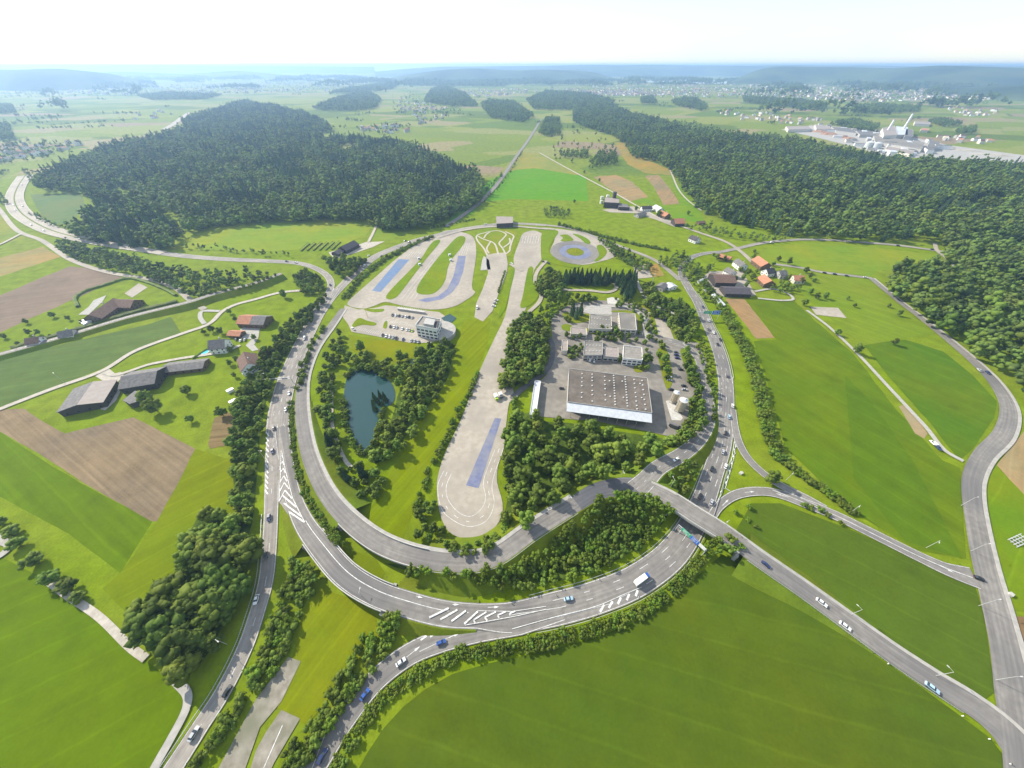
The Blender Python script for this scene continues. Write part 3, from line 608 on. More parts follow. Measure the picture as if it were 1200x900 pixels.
# north-east gore
for k in range(8):
    t = k/7; x, y = 862.5-4.5*t-11.5*t*t, 516+58*t; seg((x-1.1-t*1.2, y+3), (x+1.0+t, y-2), .6)
for a, b in (((862,508),(858,535)), ((863,512),(860,537)), ((858,535),(846,578)), ((860,537),(850,572)), ((846,578),(829,607)), ((850,572),(858,577)), ((845,583),(858,577)), ((834,599),(846,586))): seg(a, b, .35)
def arrow(x, y, dx, dy, z=.7, s=1.0):
    p = G(x, y, z); d = (G(x+dx, y+dy, z)-p).normalized(); nn = Vector((-d.y, d.x, 0))
    MARK.add([p-d*3*s+nn*.14, p-d*3*s-nn*.14, p+d*1*s-nn*.14, p+d*1*s+nn*.14], [(0,1,2,3)])
    MARK.add([p+d*1*s-nn*.55, p+d*3.4*s, p+d*1*s+nn*.55], [(0,1,2)])
for x, y, dx, dy, rd in ((488,698.5,10,3,'main_road'),(530,708,10,1,'main_road'),(577,711.5,10,-.5,'main_road'),(484,764,10,-8,'merge_road'),(530,745.5,10,-4,'merge_road'),(577,734.5,10,-3,'merge_road'),(850,589,8,-8,'slip_road_south'),(878,576.5,10,-1,'slip_road_south'),(917,580.5,-10,-3,'slip_road_south'),(1108,666,8,4,'slip_road_south')): arrow(x, y, dx, dy, zroad(rd, x, y)+.05)
# helipad-like mark and crossings on estate ground
for k in range(6): seg((800+k*1.2, 403+k*.9), (803+k*1.2, 401+k*.9), .4, 'estate_ramp')
tag(MARK.obj('road_markings', PAINT), kind='structure')
def rail(rd, i0, i1, side, label, off=.75):
    P, W, T = ROADS[rd]; mb = MB(); V = []
    for i in range(i0, i1+1):
        t = T[i]; nn = Vector((-t.y, t.x, 0))*side; p = P[i]+nn*(W[i]/2+off); p.z = max(p.z-.12, .02); V += [p+Vector((0,0,.5)), p+Vector((0,0,.85)), p+nn*.12+Vector((0,0,.85)), p+nn*.12+Vector((0,0,.5))]
    n = i1-i0+1
    for k in range(n-1):
        for q in range(4): mb.F.append((4*k+q, 4*k+4+q, 4*k+4+(q+1)%4, 4*k+(q+1)%4))
    mb.V = [tuple(v) for v in V]; mb.M = [0]*len(mb.F); mb.T = [.5]*len(V)
    for k in range(0, n-1):
        for u in (0, .5):
            a, b = V[4*k]*(1-u)+V[4*k+4]*u, None; mb.tube((a.x, a.y, a.z-.5), (a.x, a.y, a.z+.2), .07, n=5)
    tag(mb.obj('guard_rail', STEEL), label, 'guard rail')
for a_ in (('main_road',84,132,-1,'steel guard rail on the outer edge of the main road along the lower hedge'),('main_road',84,128,1,'steel guard rail on the inner edge of the main road below the slope bushes'),('bridge_road',30,68,-1,'steel guard rail on the lower side of the straight beyond the overpass'),('loop_road',78,103,-1,'steel guard rail on the outer edge of the inner loop above the slope bushes'),('outer_road_south',24,84,-1,'steel guard rail along the left side of the south-going road'),('main_road_north',2,36,-1,'steel guard rail along the northern main road')): rail(*a_)
# ================================================================== vegetation
rng = np.random.default_rng(3)
def ico(sub=1):
    import bmesh
    b = bmesh.new(); bmesh.ops.create_icosphere(b, subdivisions=sub, radius=1)
    V = np.array([v.co[:] for v in b.verts]); F = [tuple(v.index for v in f.verts) for f in b.faces]; b.free(); return V, F
ICO1, ICO2 = ico(1), ico(2)
def crown_mesh(name, mat, H=10, Wd=8, z0=2.5, n=26, leaves=260, seed=1, egg=.0, ic=ICO1, cl=.30, leafsize=.55):
    """a crown of many leaf clumps with ragged loose leaves: uneven outline, gaps, light and dark clumps"""
    r = np.random.default_rng(seed); mb = MB(); V0, F0 = ic
    cz = z0+(H-z0)/2; hz = (H-z0)/2; C = []
    lean = r.normal(0, .06, 2)*Wd
    for k in range(n):
        d = r.normal(size=3); d /= np.linalg.norm(d); rad = (.45+.45*r.random()**.5) if k > 2 else .2
        w = 1-egg*max(0, d[2])*.6
        wob = 1+.22*math.sin(3*math.atan2(d[1], d[0])+seed)
        c = np.array([d[0]*Wd/2*rad*w*wob+lean[0], d[1]*Wd/2*rad*w*wob+lean[1], cz+d[2]*hz*rad]); s = Wd*cl*(.55+.6*r.random())*(.85 if d[2] > .5 else 1)
        V = V0*(1+r.normal(0, .13, (len(V0), 1)))*np.array([1, 1, .8])*s/1.35+c
        mb.add(V, F0, 0, float(r.random())); C.append((c, s))
    for k in range(leaves):
        c, s = C[r.integers(n)]; d = r.normal(size=3); d /= np.linalg.norm(d); p = c+d*s*(.72+.32*r.random())
        a = r.normal(size=3); a /= np.linalg.norm(a); b = np.cross(a, d+r.normal(0, .5, 3)); b /= np.linalg.norm(b)+1e-6; l = leafsize*(.6+.8*r.random())
        mb.add([p-a*l, p+b*l*.7, p+a*l, p-b*l*.7], [(0, 1, 2, 3)], 0, float(r.random()))
    return mb.mesh(name, [mat], tone=True, smooth=True)
def conifer_mesh(name, H=20, Wd=6, seed=1, layers=10, segs=11):
    r = np.random.default_rng(seed); mb = MB()
    for k in range(layers):
        t = k/layers; z = H*(.08+.86*t); rad = Wd/2*(1-t)**.85*(.9+.25*r.random())+.25; top = z+H*.17*(1-t*.4); V = [(0, 0, min(top, H))]; ph = r.random()*6
        for i in range(segs*2):
            a = ph+math.pi*i/segs; rr = rad*((1.05+.25*r.random()) if i % 2 else (.55+.2*r.random())); V.append((rr*math.cos(a), rr*math.sin(a), z-(.6 if i % 2 else .0)*rad*.35))
        n = segs*2; mb.add(V, [(0, 1+i, 1+(i+1) % n) for i in range(n)], 0, float(r.random()))
    return mb.mesh(name, [NEEDLE], tone=True)
def trunk_mesh(name, H, r0):
    mb = MB(); mb.tube((0, 0, 0), (0, 0, H*.5), r0, r0*.7, 6); mb.tube((0, 0, H*.45), (H*.13, .1, H*.75), r0*.6, r0*.2, 5); mb.tube((0, 0, H*.42), (-H*.12, H*.07, H*.72), r0*.55, r0*.2, 5); mb.tube((0, 0, H*.48), (.1, -H*.1, H*.8), r0*.5, r0*.15, 5)
    return mb.mesh(name, [BARK])
BR = [crown_mesh('broadleaf_crown', m, 11+i % 3, 7.6+i % 2, 1.6, 30+3*i, 260, 10+i, egg=.3, leafsize=.42) for i, m in enumerate((LEAF, LEAF, LEAF, LEAF_Y, LEAF))]
BT = [trunk_mesh('trunk', 11, .28) for i in range(2)]
CON = [conifer_mesh('conifer_crown', 20, 6+i*.7, 40+i) for i in range(3)]; CT = trunk_mesh('trunk', 12, .25)
SH = [crown_mesh('bush_foliage', BUSH if i % 2 == 0 else LEAF, 3.2, 3.8, 0.05, 14, 120, 60+i, cl=.28, leafsize=.28) for i in range(4)]
FB = [crown_mesh('wood_crown', (LEAF_D, LEAF_D, LEAF_D, LEAF, LEAF_D)[i], (18, 16, 21, 17, 14)[i], (9.5, 10.5, 9, 11, 8)[i], 3, 14, 60, 80+i, egg=.45, cl=.31, leafsize=.7) for i in range(5)]
FC = [conifer_mesh('wood_conifer', 21, 8.5+i, 90+i, 7, 9) for i in range(3)]

def area_bbox(P): return min(p.x for p in P), max(p.x for p in P), min(p.y for p in P), max(p.y for p in P)
def scatter(px, sp, lift=0.0, jit=1.0, holes=(), maxn=99999, seed=0, keep=1.0):
    """points about sp metres apart inside the patch; lift: height at which the outline was read"""
    rr = random.Random(seed+int(px[0][0]*7)); P = GP(px, lift); x0, x1, y0, y1 = area_bbox(P); H = [GP(h) for h in holes]; cell = {}; out = []
    n = int((x1-x0)*(y1-y0)/(sp*sp)*4)+20
    for k in range(min(n, 400000)):
        x = x0+(x1-x0)*rr.random(); y = y0+(y1-y0)*rr.random(); i, j = int(x//sp), int(y//sp)
        if any((x-q[0])**2+(y-q[1])**2 < (sp*.86)**2 for a in (-1, 0, 1) for b in (-1, 0, 1) for q in cell.get((i+a, j+b), ())): continue
        if not inside((x, y), P) or any(inside((x, y), h) for h in H): continue
        if rr.random() > keep: continue
        cell.setdefault((i, j), []).append((x, y)); out.append((x, y))
        if len(out) >= maxn: break
    return out
def along(px, sp, wd, seed=0, rows=1):
    rr = random.Random(seed+int(px[0][0]*3)); P = smooth_open(GP(px), 6); out = []; acc = 0
    for a, b in zip(P[:-1], P[1:]):
        L = (b-a).length; d = (b-a)/max(L, 1e-6); nn = Vector((-d.y, d.x, 0))
        while acc < L:
            for r_ in range(rows):
                p = a+d*(acc+rr.uniform(-.3, .3)*sp)+nn*(rr.uniform(-.5, .5)*wd if rows == 1 else ((r_+.5)/rows-.5)*wd+rr.uniform(-.25, .25)*wd/rows); out.append((p.x, p.y))
            acc += sp*rr.uniform(.8, 1.2)
        acc -= L
    return out
def tree(x, y, s, kind, label, group, z=None, cat='tree', sq=1.0, var=None):
    rr = R.random; z = zground(x, y)-.1 if z is None else z
    if kind == 'conifer':
        r = empty('conifer_tree', (x, y, z), rr()*6.28, label, cat, group); c = link('crown', CON[R.randrange(3)], r); t = link('trunk', CT, r)
    else:
        r = empty('broadleaf_tree', (x, y, z), rr()*6.28, label, cat, group); c = link('crown', BR[R.randrange(5) if var is None else var], r); t = link('trunk', BT[R.randrange(2)], r)
    r.scale = (s*sq, s*sq, s); return r
def shrub(x, y, s, label, group, z=None, cat='shrub', hz=1.0):
    z = zground(x, y)-.1*s if z is None else z
    o = link('shrub', SH[R.randrange(4)]); o.location = (x, y, z); o.rotation_euler = (0, 0, R.random()*6.28); o.scale = (s, s, s*hz); return tag(o, label, cat, group)
TQ, SQ = [], []
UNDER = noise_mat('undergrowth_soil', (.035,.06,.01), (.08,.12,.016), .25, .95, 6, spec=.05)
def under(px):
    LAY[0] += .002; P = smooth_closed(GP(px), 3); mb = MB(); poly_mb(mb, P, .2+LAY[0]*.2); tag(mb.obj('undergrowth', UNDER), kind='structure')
def belt_trees(pts, smin, smax, label, group, z=0, conif=0, sq=1.0):
    for x, y in pts:
        k = R.random() < conif; s = R.uniform(smin, smax)*(1 if R.random() > .18 else .72); q = sq*R.uniform(.9, 1.2)
        if conif == 1: tree(x, y, s, 'conifer', label, group, sq=q)
        else: TQ.append((s*q/math.sqrt(x*x+y*y+CAMH**2), x, y, s, 'conifer' if k else 'broad', label, group, q))
def belt_shrubs(pts, smin, smax, label, group, z=0):
    for x, y in pts: s = R.uniform(smin, smax); SQ.append((s/math.sqrt(x*x+y*y+CAMH**2), x, y, s, label, group))
# ---- a mass of trees as one object: points carrying copies of a few crowns
def protos(name, meshes):
    c = bpy.data.collections.new(name)
    for m in meshes: c.objects.link(bpy.data.objects.new(name+'_source', m))
    return c
PB = protos('broadleaf', FB); PC = protos('conifer', FC); PS = protos('bush', SH); PN = protos('near_broadleaf', BR)
def gn_group():
    ng = bpy.data.node_groups.new('tree_points', 'GeometryNodeTree')
    for nm, t, io in (('Geometry', 'NodeSocketGeometry', 'INPUT'), ('Kind', 'NodeSocketCollection', 'INPUT'), ('Geometry', 'NodeSocketGeometry', 'OUTPUT')): ng.interface.new_socket(nm, in_out=io, socket_type=t)
    N = ng.nodes.new; L = ng.links.new; gi, go = N('NodeGroupInput'), N('NodeGroupOutput')
    ci = N('GeometryNodeCollectionInfo'); ci.inputs['Separate Children'].default_value = True; ci.inputs['Reset Children'].default_value = True; L(gi.outputs['Kind'], ci.inputs['Collection'])
    ip = N('GeometryNodeInstanceOnPoints'); ip.inputs['Pick Instance'].default_value = True; L(gi.outputs['Geometry'], ip.inputs['Points']); L(ci.outputs[0], ip.inputs['Instance'])
    def attr(nm, t):
        a = N('GeometryNodeInputNamedAttribute'); a.data_type = t; a.inputs['Name'].default_value = nm; return a.outputs[0]
    L(attr('scl', 'FLOAT_VECTOR'), ip.inputs['Scale']); L(attr('idx', 'INT'), ip.inputs['Instance Index'])
    cb = N('ShaderNodeCombineXYZ'); L(attr('rot', 'FLOAT'), cb.inputs[2]); L(cb.outputs[0], ip.inputs['Rotation']); L(ip.outputs[0], go.inputs[0]); return ng
NG = gn_group()
def mass(name, pts, coll, smin, smax, label=None, zf=None, zmul=(.75, 1.2), cat='wood', scales=None):
    me = bpy.data.meshes.new(name); n = len(pts)
    if not n: return
    me.from_pydata([(x, y, zf(x, y) if zf else 0) for x, y in pts], [], [])
    s = rng.uniform(smin, smax, n) if scales is None else np.array(scales); A = me.attributes.new
    a = A('scl', 'FLOAT_VECTOR', 'POINT'); a.data.foreach_set('vector', np.stack([s, s, s*rng.uniform(*zmul, n)], 1).astype(np.float32).ravel())
    a = A('rot', 'FLOAT', 'POINT'); a.data.foreach_set('value', rng.uniform(0, 6.28, n).astype(np.float32)); a = A('idx', 'INT', 'POINT'); a.data.foreach_set('value', rng.integers(0, 60, n).astype(np.int32))
    o = link(name, me); md = o.modifiers.new('trees', 'NODES'); md.node_group = NG
    for it in NG.interface.items_tree:
        if it.in_out == 'INPUT' and it.name == 'Kind': md[it.identifier] = coll
    return tag(o, label, cat, None, 'stuff')

# ---- trees one can tell apart, belt by belt
belt_trees(scatter([(232,606),(250,598),(272,606),(288,622),(284,672),(270,715),(256,745),(236,770),(216,782),(196,772),(168,742),(160,712),(200,682),(222,650)], 5.5, 7), .95, 1.5, 'tall broadleaf tree in the dark grove between the west road and the lower left meadow', 'grove beside the west road')
belt_trees(scatter([(276,470),(292,430),(310,412),(328,392),(352,366),(372,350),(382,345),(377,362),(352,388),(326,425),(312,468),(303,505),(297,560),(293,612),(276,612),(272,560),(272,520)], 5.3, 3), .55, .85, 'broadleaf tree in the long roadside belt left of the outer road', 'roadside belt left of the outer road')
belt_trees(scatter([(344,322),(356,318),(376,326),(380,338),(366,344),(350,340)], 5.9, 3), .6, .85, 'broadleaf tree on the wedge between the two joining roads', 'trees on the road wedge')
belt_trees(scatter([(380,304),(402,300),(428,305),(418,318),(404,326),(392,318)], 5.9, 3), .6, .9, 'broadleaf tree on the grass between the ring road and the nursery lane', 'trees near the nursery lane')
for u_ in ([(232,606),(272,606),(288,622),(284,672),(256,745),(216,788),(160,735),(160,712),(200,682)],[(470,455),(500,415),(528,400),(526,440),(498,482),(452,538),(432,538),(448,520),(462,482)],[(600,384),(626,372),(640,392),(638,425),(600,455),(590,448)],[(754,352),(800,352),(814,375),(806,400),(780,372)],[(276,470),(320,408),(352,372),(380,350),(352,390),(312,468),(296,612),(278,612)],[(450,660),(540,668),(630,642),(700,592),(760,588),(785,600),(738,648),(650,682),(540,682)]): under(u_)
W8 = [(592,508),(606,488),(626,484),(640,494),(668,496),(700,502),(740,508),(765,512),(786,516),(782,524),(762,540),(738,556),(700,562),(672,576),(640,600),(622,618),(600,634),(585,632),(592,600),(596,570),(592,540)]
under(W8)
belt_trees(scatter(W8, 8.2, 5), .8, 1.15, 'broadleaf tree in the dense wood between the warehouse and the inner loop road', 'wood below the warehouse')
belt_trees(scatter([(486,612),(500,588),(509,580),(512,606),(522,626),(540,636),(562,634),(585,620),(598,634),(565,650),(520,645),(494,636)], 4.7, 3), .4, .62, 'broadleaf tree around the rounded lower end of the test track', 'trees round the track end')
belt_trees(scatter([(600,382),(618,368),(636,372),(640,392),(640,416),(632,434),(612,446),(596,454),(588,448),(594,418)], 5.9, 5), .8, 1.1, 'broadleaf tree in the clump right of the long test track', 'clump right of the test track')
belt_trees(scatter([(372,450),(380,436),(392,440),(388,470),(392,500),(402,535),(420,548),(446,556),(450,566),(436,584),(418,580),(396,553),(381,528),(372,495)], 5.5, 4), .5, .85, 'broadleaf tree between the inner loop road and the pond', 'trees left of the pond', conif=.06)
belt_trees(scatter([(378,430),(384,405),(392,385),(400,388),(404,410),(400,430)], 5.9, 4), .5, .8, 'broadleaf tree beside the pond path above the pond', 'trees above the pond path')
belt_trees(scatter([(404,420),(412,404),(426,406),(440,424),(462,420),(476,414),(494,408),(512,402),(528,398),(532,408),(522,440),(510,462),(498,480),(486,508),(470,524),(452,538),(430,538),(446,520),(452,495),(462,482),(470,468),(470,452),(456,440),(440,432),(420,428)], 5.8, 5), .55, .95, 'broadleaf tree on the bank right of and above the pond', 'trees right of the pond')
belt_trees([(G(x, y).x, G(x, y).y) for x, y in ((440,470),(445,474),(450,478),(446,466),(440,481),(452,470))], .5, .75, 'narrow spruce at the pond edge', 'spruces at the pond', conif=1)
belt_trees(scatter([(630,326),(642,318),(656,322),(660,336),(654,348),(640,346),(630,338)], 5.9, 4), .8, 1.15, 'dark round broadleaf tree left of the spruce row', 'clump left of the spruce row')
belt_trees(scatter([(660,328),(700,328),(738,330),(740,334),(700,335),(662,334)], 4.6, 0), .75, 1.0, 'dark spruce in the straight row below the skid circle', 'spruce row below the skid circle', conif=1, sq=1.1)
belt_trees(scatter([(726,332),(742,326),(746,338),(742,352),(728,352)], 5.2, 0), .7, .95, 'tall spruce at the right end of the spruce row', 'spruces ending the row', conif=1)
belt_trees([(G(x, y).x, G(x, y).y) for x, y in ((670,370),(675,374),(680,369),(672,366))], .72, .9, 'tall dark cypress-like conifer on the grass oval among the workshops', 'conifers among the workshops', conif=1)
belt_trees(scatter([(632,362),(645,352),(660,348),(688,344),(700,350),(672,356),(656,366),(646,378),(638,382)], 6.2, 3), .5, .8, 'broadleaf tree along the track above the workshops', 'trees above the workshops')
belt_trees(scatter([(754,352),(772,344),(800,352),(812,362),(816,384),(806,400),(796,394),(780,372),(764,366)], 5.9, 5), .6, .95, 'broadleaf tree between the estate lane and the main road', 'trees along the estate lane')
belt_trees(scatter([(752,338),(760,332),(768,338),(766,350),(756,348)], 5.9, 3), .6, .9, 'broadleaf tree beside the small white-roofed hut', 'trees at the white-roofed hut')
belt_trees(scatter([(720,345),(738,350),(754,362),(764,376),(768,390),(776,405),(766,400),(752,376),(736,362),(722,356)], 5.9, 2), .35, .6, 'small broadleaf tree on the bank right of the hexagonal plaza', 'trees right of the plaza')
belt_trees(scatter([(805,412),(812,422),(820,445),(826,470),(822,500),(805,522),(786,524),(792,512),(806,490),(814,460),(806,440),(799,420)], 5.2, 3), .5, .8, 'broadleaf tree in the belt left of the estate ramp', 'belt left of the estate ramp')
belt_trees(scatter([(820,390),(830,412),(837,440),(838,470),(835,500),(832,498),(833,470),(828,440),(816,402)], 4.4, 2), .32, .5, 'broadleaf tree in the strip between estate ramp and main road', 'strip between ramp and main road')
belt_trees(scatter([(779,564),(798,549),(811,545),(816,548),(811,566),(801,579),(788,574)], 4.7, 2), .4, .62, 'broadleaf tree on the slope wedge just above the overpass', 'slope wedge above the overpass', z=1)
belt_trees(scatter([(700,402),(708,398),(716,402),(730,396),(740,398),(716,384),(722,386),(704,382),(694,380)], 5.9, 2), .4, .7, 'broadleaf tree between the flat-roofed workshops', 'trees between the workshops')
belt_trees(scatter([(667,408),(682,402),(684,412),(672,420),(664,416)], 4.4, 2), .35, .55, 'small light green tree in the planted square among the workshops', 'trees in the planted square')
for x, y in ((884,296),(890,312),(886,320),(880,328),(911,306),(918,322),(924,328),(931,330),(938,332),(914,334),(920,338),(948,326),(952,330),(866,318),(876,322),(870,328),(840,305),(848,306),(836,300),(882,304),(905,312)):
    tree(G(x, y).x, G(x, y).y, R.uniform(.4, .75), 'broad', 'garden tree among the houses of the lower village', 'garden trees in the lower village')
for x, y in ((240,391),(262,403),(272,412),(279,424),(284,432),(294,430),(276,442),(270,428),(298,398),(310,380),(276,376),(98,380),(116,374),(126,370),(140,364),(152,362),(160,358),(50,399),(60,395),(74,392),(22,404)):
    tree(G(x, y).x, G(x, y).y, R.uniform(.3, .6), 'broad', 'garden tree around the farmhouses left of the outer road', 'garden trees at the left farms')
for x, y in ((700,396),(712,398),(720,401),(727,399),(736,402),(745,401),(755,404),(757,412),(704,388),(712,389),(720,388),(736,392),(748,392),(742,364),(722,360),(664,395),(672,398),(680,396),(663,376),(667,378),(760,398),(756,386),(771,418),(776,431),(780,444),(774,408),(800,416),(808,427),(812,436),(804,412),(725,424),(757,433),(749,432)):
    tree(G(x, y).x, G(x, y).y, R.uniform(.35, .62), 'broad', 'small broadleaf tree on the planted strips between the workshops and parking bays', 'trees on the planted strips')
for x, y, s, lab in ((757,427,.95,'large dark round tree at the right end of the workshops'),(779,425,.8,'broad tree on the grass island in the estate car park, upper one'),(781,437,.7,'broad tree on the grass island in the estate car park, lower one'),(706,396,.5,'single tree between two workshop roofs'),
        (185,482,1.15,'large spreading tree right of the dark barn annexe, lower one'),(178,470,1.0,'large spreading tree right of the dark barn annexe, upper one'),(219,461,.75,'lone tree in the meadow left of the roadside belt, upper one'),(225,495,.55,'lone tree in the meadow left of the roadside belt, lower one'),
        (262,487,.8,'dark tree above the vegetable garden'),(334,349,.9,'dark round tree beside the farm lane bend'),(270,368,.5,'lone round tree where the lane bends below the railway'),(260,391,.7,'dark tree behind the grey-roofed white house'),(250,389,.6,'olive tree behind the grey-roofed white house'),
        (33,379,.5,'orchard tree at the edge of the left ploughed field, uppermost'),(64,372,.55,'orchard tree in the meadow left of the brown farmhouse, upper one'),(82,375,.5,'orchard tree in the meadow right beside the brown farmhouse'),(35,392,.55,'orchard tree in the meadow above the small white house'),(47,392,.5,'orchard tree close to the small white house'),(7,397,.5,'orchard tree nearest the left border of the meadow'),
        (941,358,.75,'light green round tree at the end of the farm path'),(949,345,.65,'tree behind the pale concrete slab, left one'),(956,350,.65,'tree behind the pale concrete slab, middle one'),(966,350,.7,'tree behind the pale concrete slab, right one'),(992,351,.4,'small tree in the pale meadow, upper one of a pair'),(1001,360,.4,'small tree in the pale meadow, lower one of a pair'),
        (1040,360,.4,'small tree near the right road, upper one'),(1052,370,.55,'round dark tree near the right road'),(980,393,.6,'round tree on the field path bend'),(1001,414,.85,'large dark tree beside the straight field path'),(1046,404,.6,'dark bush-like tree alone in the meadow'),
        (903,566,.95,'large dark tree at the tip of the slip road grass'),(673,238,.6,'tree in the hedge row in the upper meadow'),(702,213,.7,'lone tree beside the ploughed strip on the upper lane'),(685,203,.6,'lone tree left of the upper lane'),(771,254,1.0,'broad light tree in front of the red-roofed village house'),
        (745,247,.8,'round tree between the dark timber works and the village houses'),(806,252,.7,'dark tree behind the village barn'),(858,330,.8,'round tree between the white houses and the big barn'),(873,337,.6,'smaller tree beside the lower dark barn'),(944,320,.7,'tree beside the rightmost red-roofed house'),(923,310,.8,'tall tree behind the grey-roofed village house'),
        (412,245,.0,''),(690,300,.0,'')):
    if s: tree(G(x, y).x, G(x, y).y, s, 'broad', lab, None)
for k, (x, y, s) in enumerate(((4,615,.85),(17,628,.9),(26,640,.85),(45,660,1.1),(66,680,1.0),(82,692,.95),(98,700,.8))):
    tree(G(x, y).x, G(x, y).y, s*.62, 'broad', ['smallest round willow-like tree at the upper end of the left hedge line','second round tree from the upper end of the left hedge line','third round tree from the upper end of the left hedge line','largest round tree in the left hedge line','round tree just below the largest one in the left hedge line','round tree second from the pale path in the left hedge line','round tree overhanging the start of the pale field path'][k], None, sq=1.5)
# ---- bushes in belts
belt_shrubs(scatter([(345,655),(362,665),(376,682),(360,700),(346,735),(330,770),(315,800),(290,826),(262,860),(240,900),(230,900),(252,855),(278,818),(302,782),(318,745),(330,700)], 3.4, 1), 1.0, 1.7, 'bush on the bank right of the south-going road', 'bushes right of the south road')
belt_shrubs(scatter([(444,740),(458,722),(474,726),(466,738),(452,765),(424,800),(398,838),(370,872),(352,905),(326,905),(352,862),(384,818),(410,778),(420,745)], 3.3, 1), 1.0, 1.6, 'bush in the strip left of the merging road', 'bushes left of the merging road')
belt_shrubs(along([(392,912),(404,880),(428,846),(458,812),(494,788),(530,771),(570,763),(620,756),(660,747),(700,737),(740,722),(775,701),(802,676),(822,654),(838,640)], 2.6, 5, rows=3), .5, 1.05, 'bush in the hedge along the outer edge of the merging road', 'hedge along the merging road')
belt_shrubs(scatter([(700,592),(730,584),(760,588),(785,600),(778,612),(760,630),(738,648),(715,664),(690,672),(650,682),(600,687),(540,684),(474,672),(456,666),(490,672),(545,675),(595,669),(636,647),(664,622),(688,602)], 3.6, 2), 1.0, 1.7, 'bush on the slope between the inner loop and the main road', 'slope bushes inside the main road', z=.6)
belt_shrubs(along([(812,316),(826,335),(842,358),(858,385),(874,415),(886,450),(894,485),(903,520),(918,540)], 3.0, 8, rows=2), 1.1, 1.9, 'bush in the hedge right of the main road', 'hedge right of the main road')
belt_shrubs(along([(912,538),(945,562),(975,582),(1002,604)], 2.8, 5, rows=2), .8, 1.3, 'bush in the dark hedge above the slip road', 'hedge above the slip road')
belt_shrubs(along([(868,596),(872,606),(884,622)], 4, 9)+along([(940,592),(960,600),(982,612)], 5, 2), .7, 1.2, 'bush beside the slip road next to the overpass', 'bushes by the overpass slip road')
mass('bank_bushes', along([(341,470),(343,505),(349,545),(360,580),(376,608),(396,634),(404,642)], 2.2, 4, rows=2), PS, .35, .85, 'low bushes on the narrow bank between loop road and main road', lambda x, y: zground(x, y)-.15, cat='bushes')
mass('roadside_bushes', along([(404,350),(420,330),(440,312),(462,299),(487,286),(510,277)], 4, 8, rows=2)+along([(352,455),(356,430),(366,405),(380,384)], 4, 5, rows=1)+along([(120,297),(150,310),(190,325),(215,335)], 6, 10, rows=2)
     +along([(655,264),(690,273),(720,281),(750,288),(785,294)], 4, 6, rows=2)+along([(505,268),(530,263),(560,256)], 6, 3)+along([(240,347),(270,345),(300,337),(330,326)], 5, 6)+along([(596,620),(560,655),(520,648)], 5, 3)+along([(560,440),(540,480),(520,520),(500,560),(486,600)], 3.5, 3)
     +along([(848,640),(862,650),(850,655),(835,655)], 4, 6)+along([(406,442),(420,432),(436,432),(452,442)], 2.6, 3)+along([(403,470),(406,500),(417,524),(428,532),(441,518)], 2.4, 3)+along([(449,482),(446,500),(442,514)], 2.2, 3)+along([(604,470),(598,500),(594,540),(594,580)], 4, 3), PS, .8, 1.5, 'dense roadside bushes along ramps and banks', lambda x, y: zground(x, y)-.15, cat='bushes')

TQ.sort(key=lambda t: -t[0]); SQ.sort(key=lambda t: -t[0])
nb = 300-sum(1 for o in bpy.data.objects if o.name.startswith('broadleaf_tree')); ns = 288
for t in TQ[:nb]: tree(t[1], t[2], t[3], t[4], t[5], t[6], sq=t[7])
for t in SQ[:ns]: shrub(t[1], t[2], t[3], t[4], t[5])
mass('farther_trees', [(t[1], t[2]) for t in TQ[nb:]], PN, 1, 1, 'the smaller and farther broadleaf trees of the belts and groves', lambda x, y: zground(x, y)-.1, cat='trees', scales=[t[3]*(1 if t[4] == 'broad' else 1.2) for t in TQ[nb:]])
mass('farther_bushes', [(t[1], t[2]) for t in SQ[ns:]], PS, 1, 1, 'the smaller and farther bushes of the roadside belts', lambda x, y: zground(x, y)-.15, cat='bushes', scales=[t[3] for t in SQ[ns:]])
HEDGE = lambda px, name, lab, h=1.6, w=1.6, mat=BUSH: hedge_obj(px, name, lab, h, w, mat)
def hedge_obj(px, name, lab, h, w, mat):
    P = smooth_open(GP(px), 8); T = frames(P); mb = MB(); rr = random.Random(int(px[0][0])); V = []
    for p, t in zip(P, T):
        nn = Vector((-t.y, t.x, 0)); hh = h*rr.uniform(.85, 1.15)
        V += [p-nn*w*.6, p-nn*w*.5*rr.uniform(.8, 1.2)+Vector((0,0,hh*.8)), p+Vector((0,0,hh)), p+nn*w*.5*rr.uniform(.8, 1.2)+Vector((0,0,hh*.8)), p+nn*w*.6]
    for i in range(len(P)-1):
        mb.add([V[5*i+k] for k in range(5)]+[V[5*i+5+k] for k in range(5)], [(k, k+1, k+6, k+5) for k in range(4)], 0, rr.random())
    return tag(mb.obj(name, mat, tone=True), lab, 'hedge')
hedge_obj([(92,360),(89,350),(100,342),(125,334),(148,327),(165,329),(190,338),(207,347)], 'hedge', 'dark clipped hedge curving round the brown farmhouse garden', 2.2, 3, LEAF)
hedge_obj([(15,409),(60,396),(110,381),(160,366),(208,354)], 'hedge', 'tall dark hedge between the brown farmhouse and the railway', 2.6, 5, LEAF)
hedge_obj([(245,409),(235,415),(226,421)], 'hedge', 'low hedge left of the garden pool of the grey-roofed house', 1.6, 1.6, LEAF)
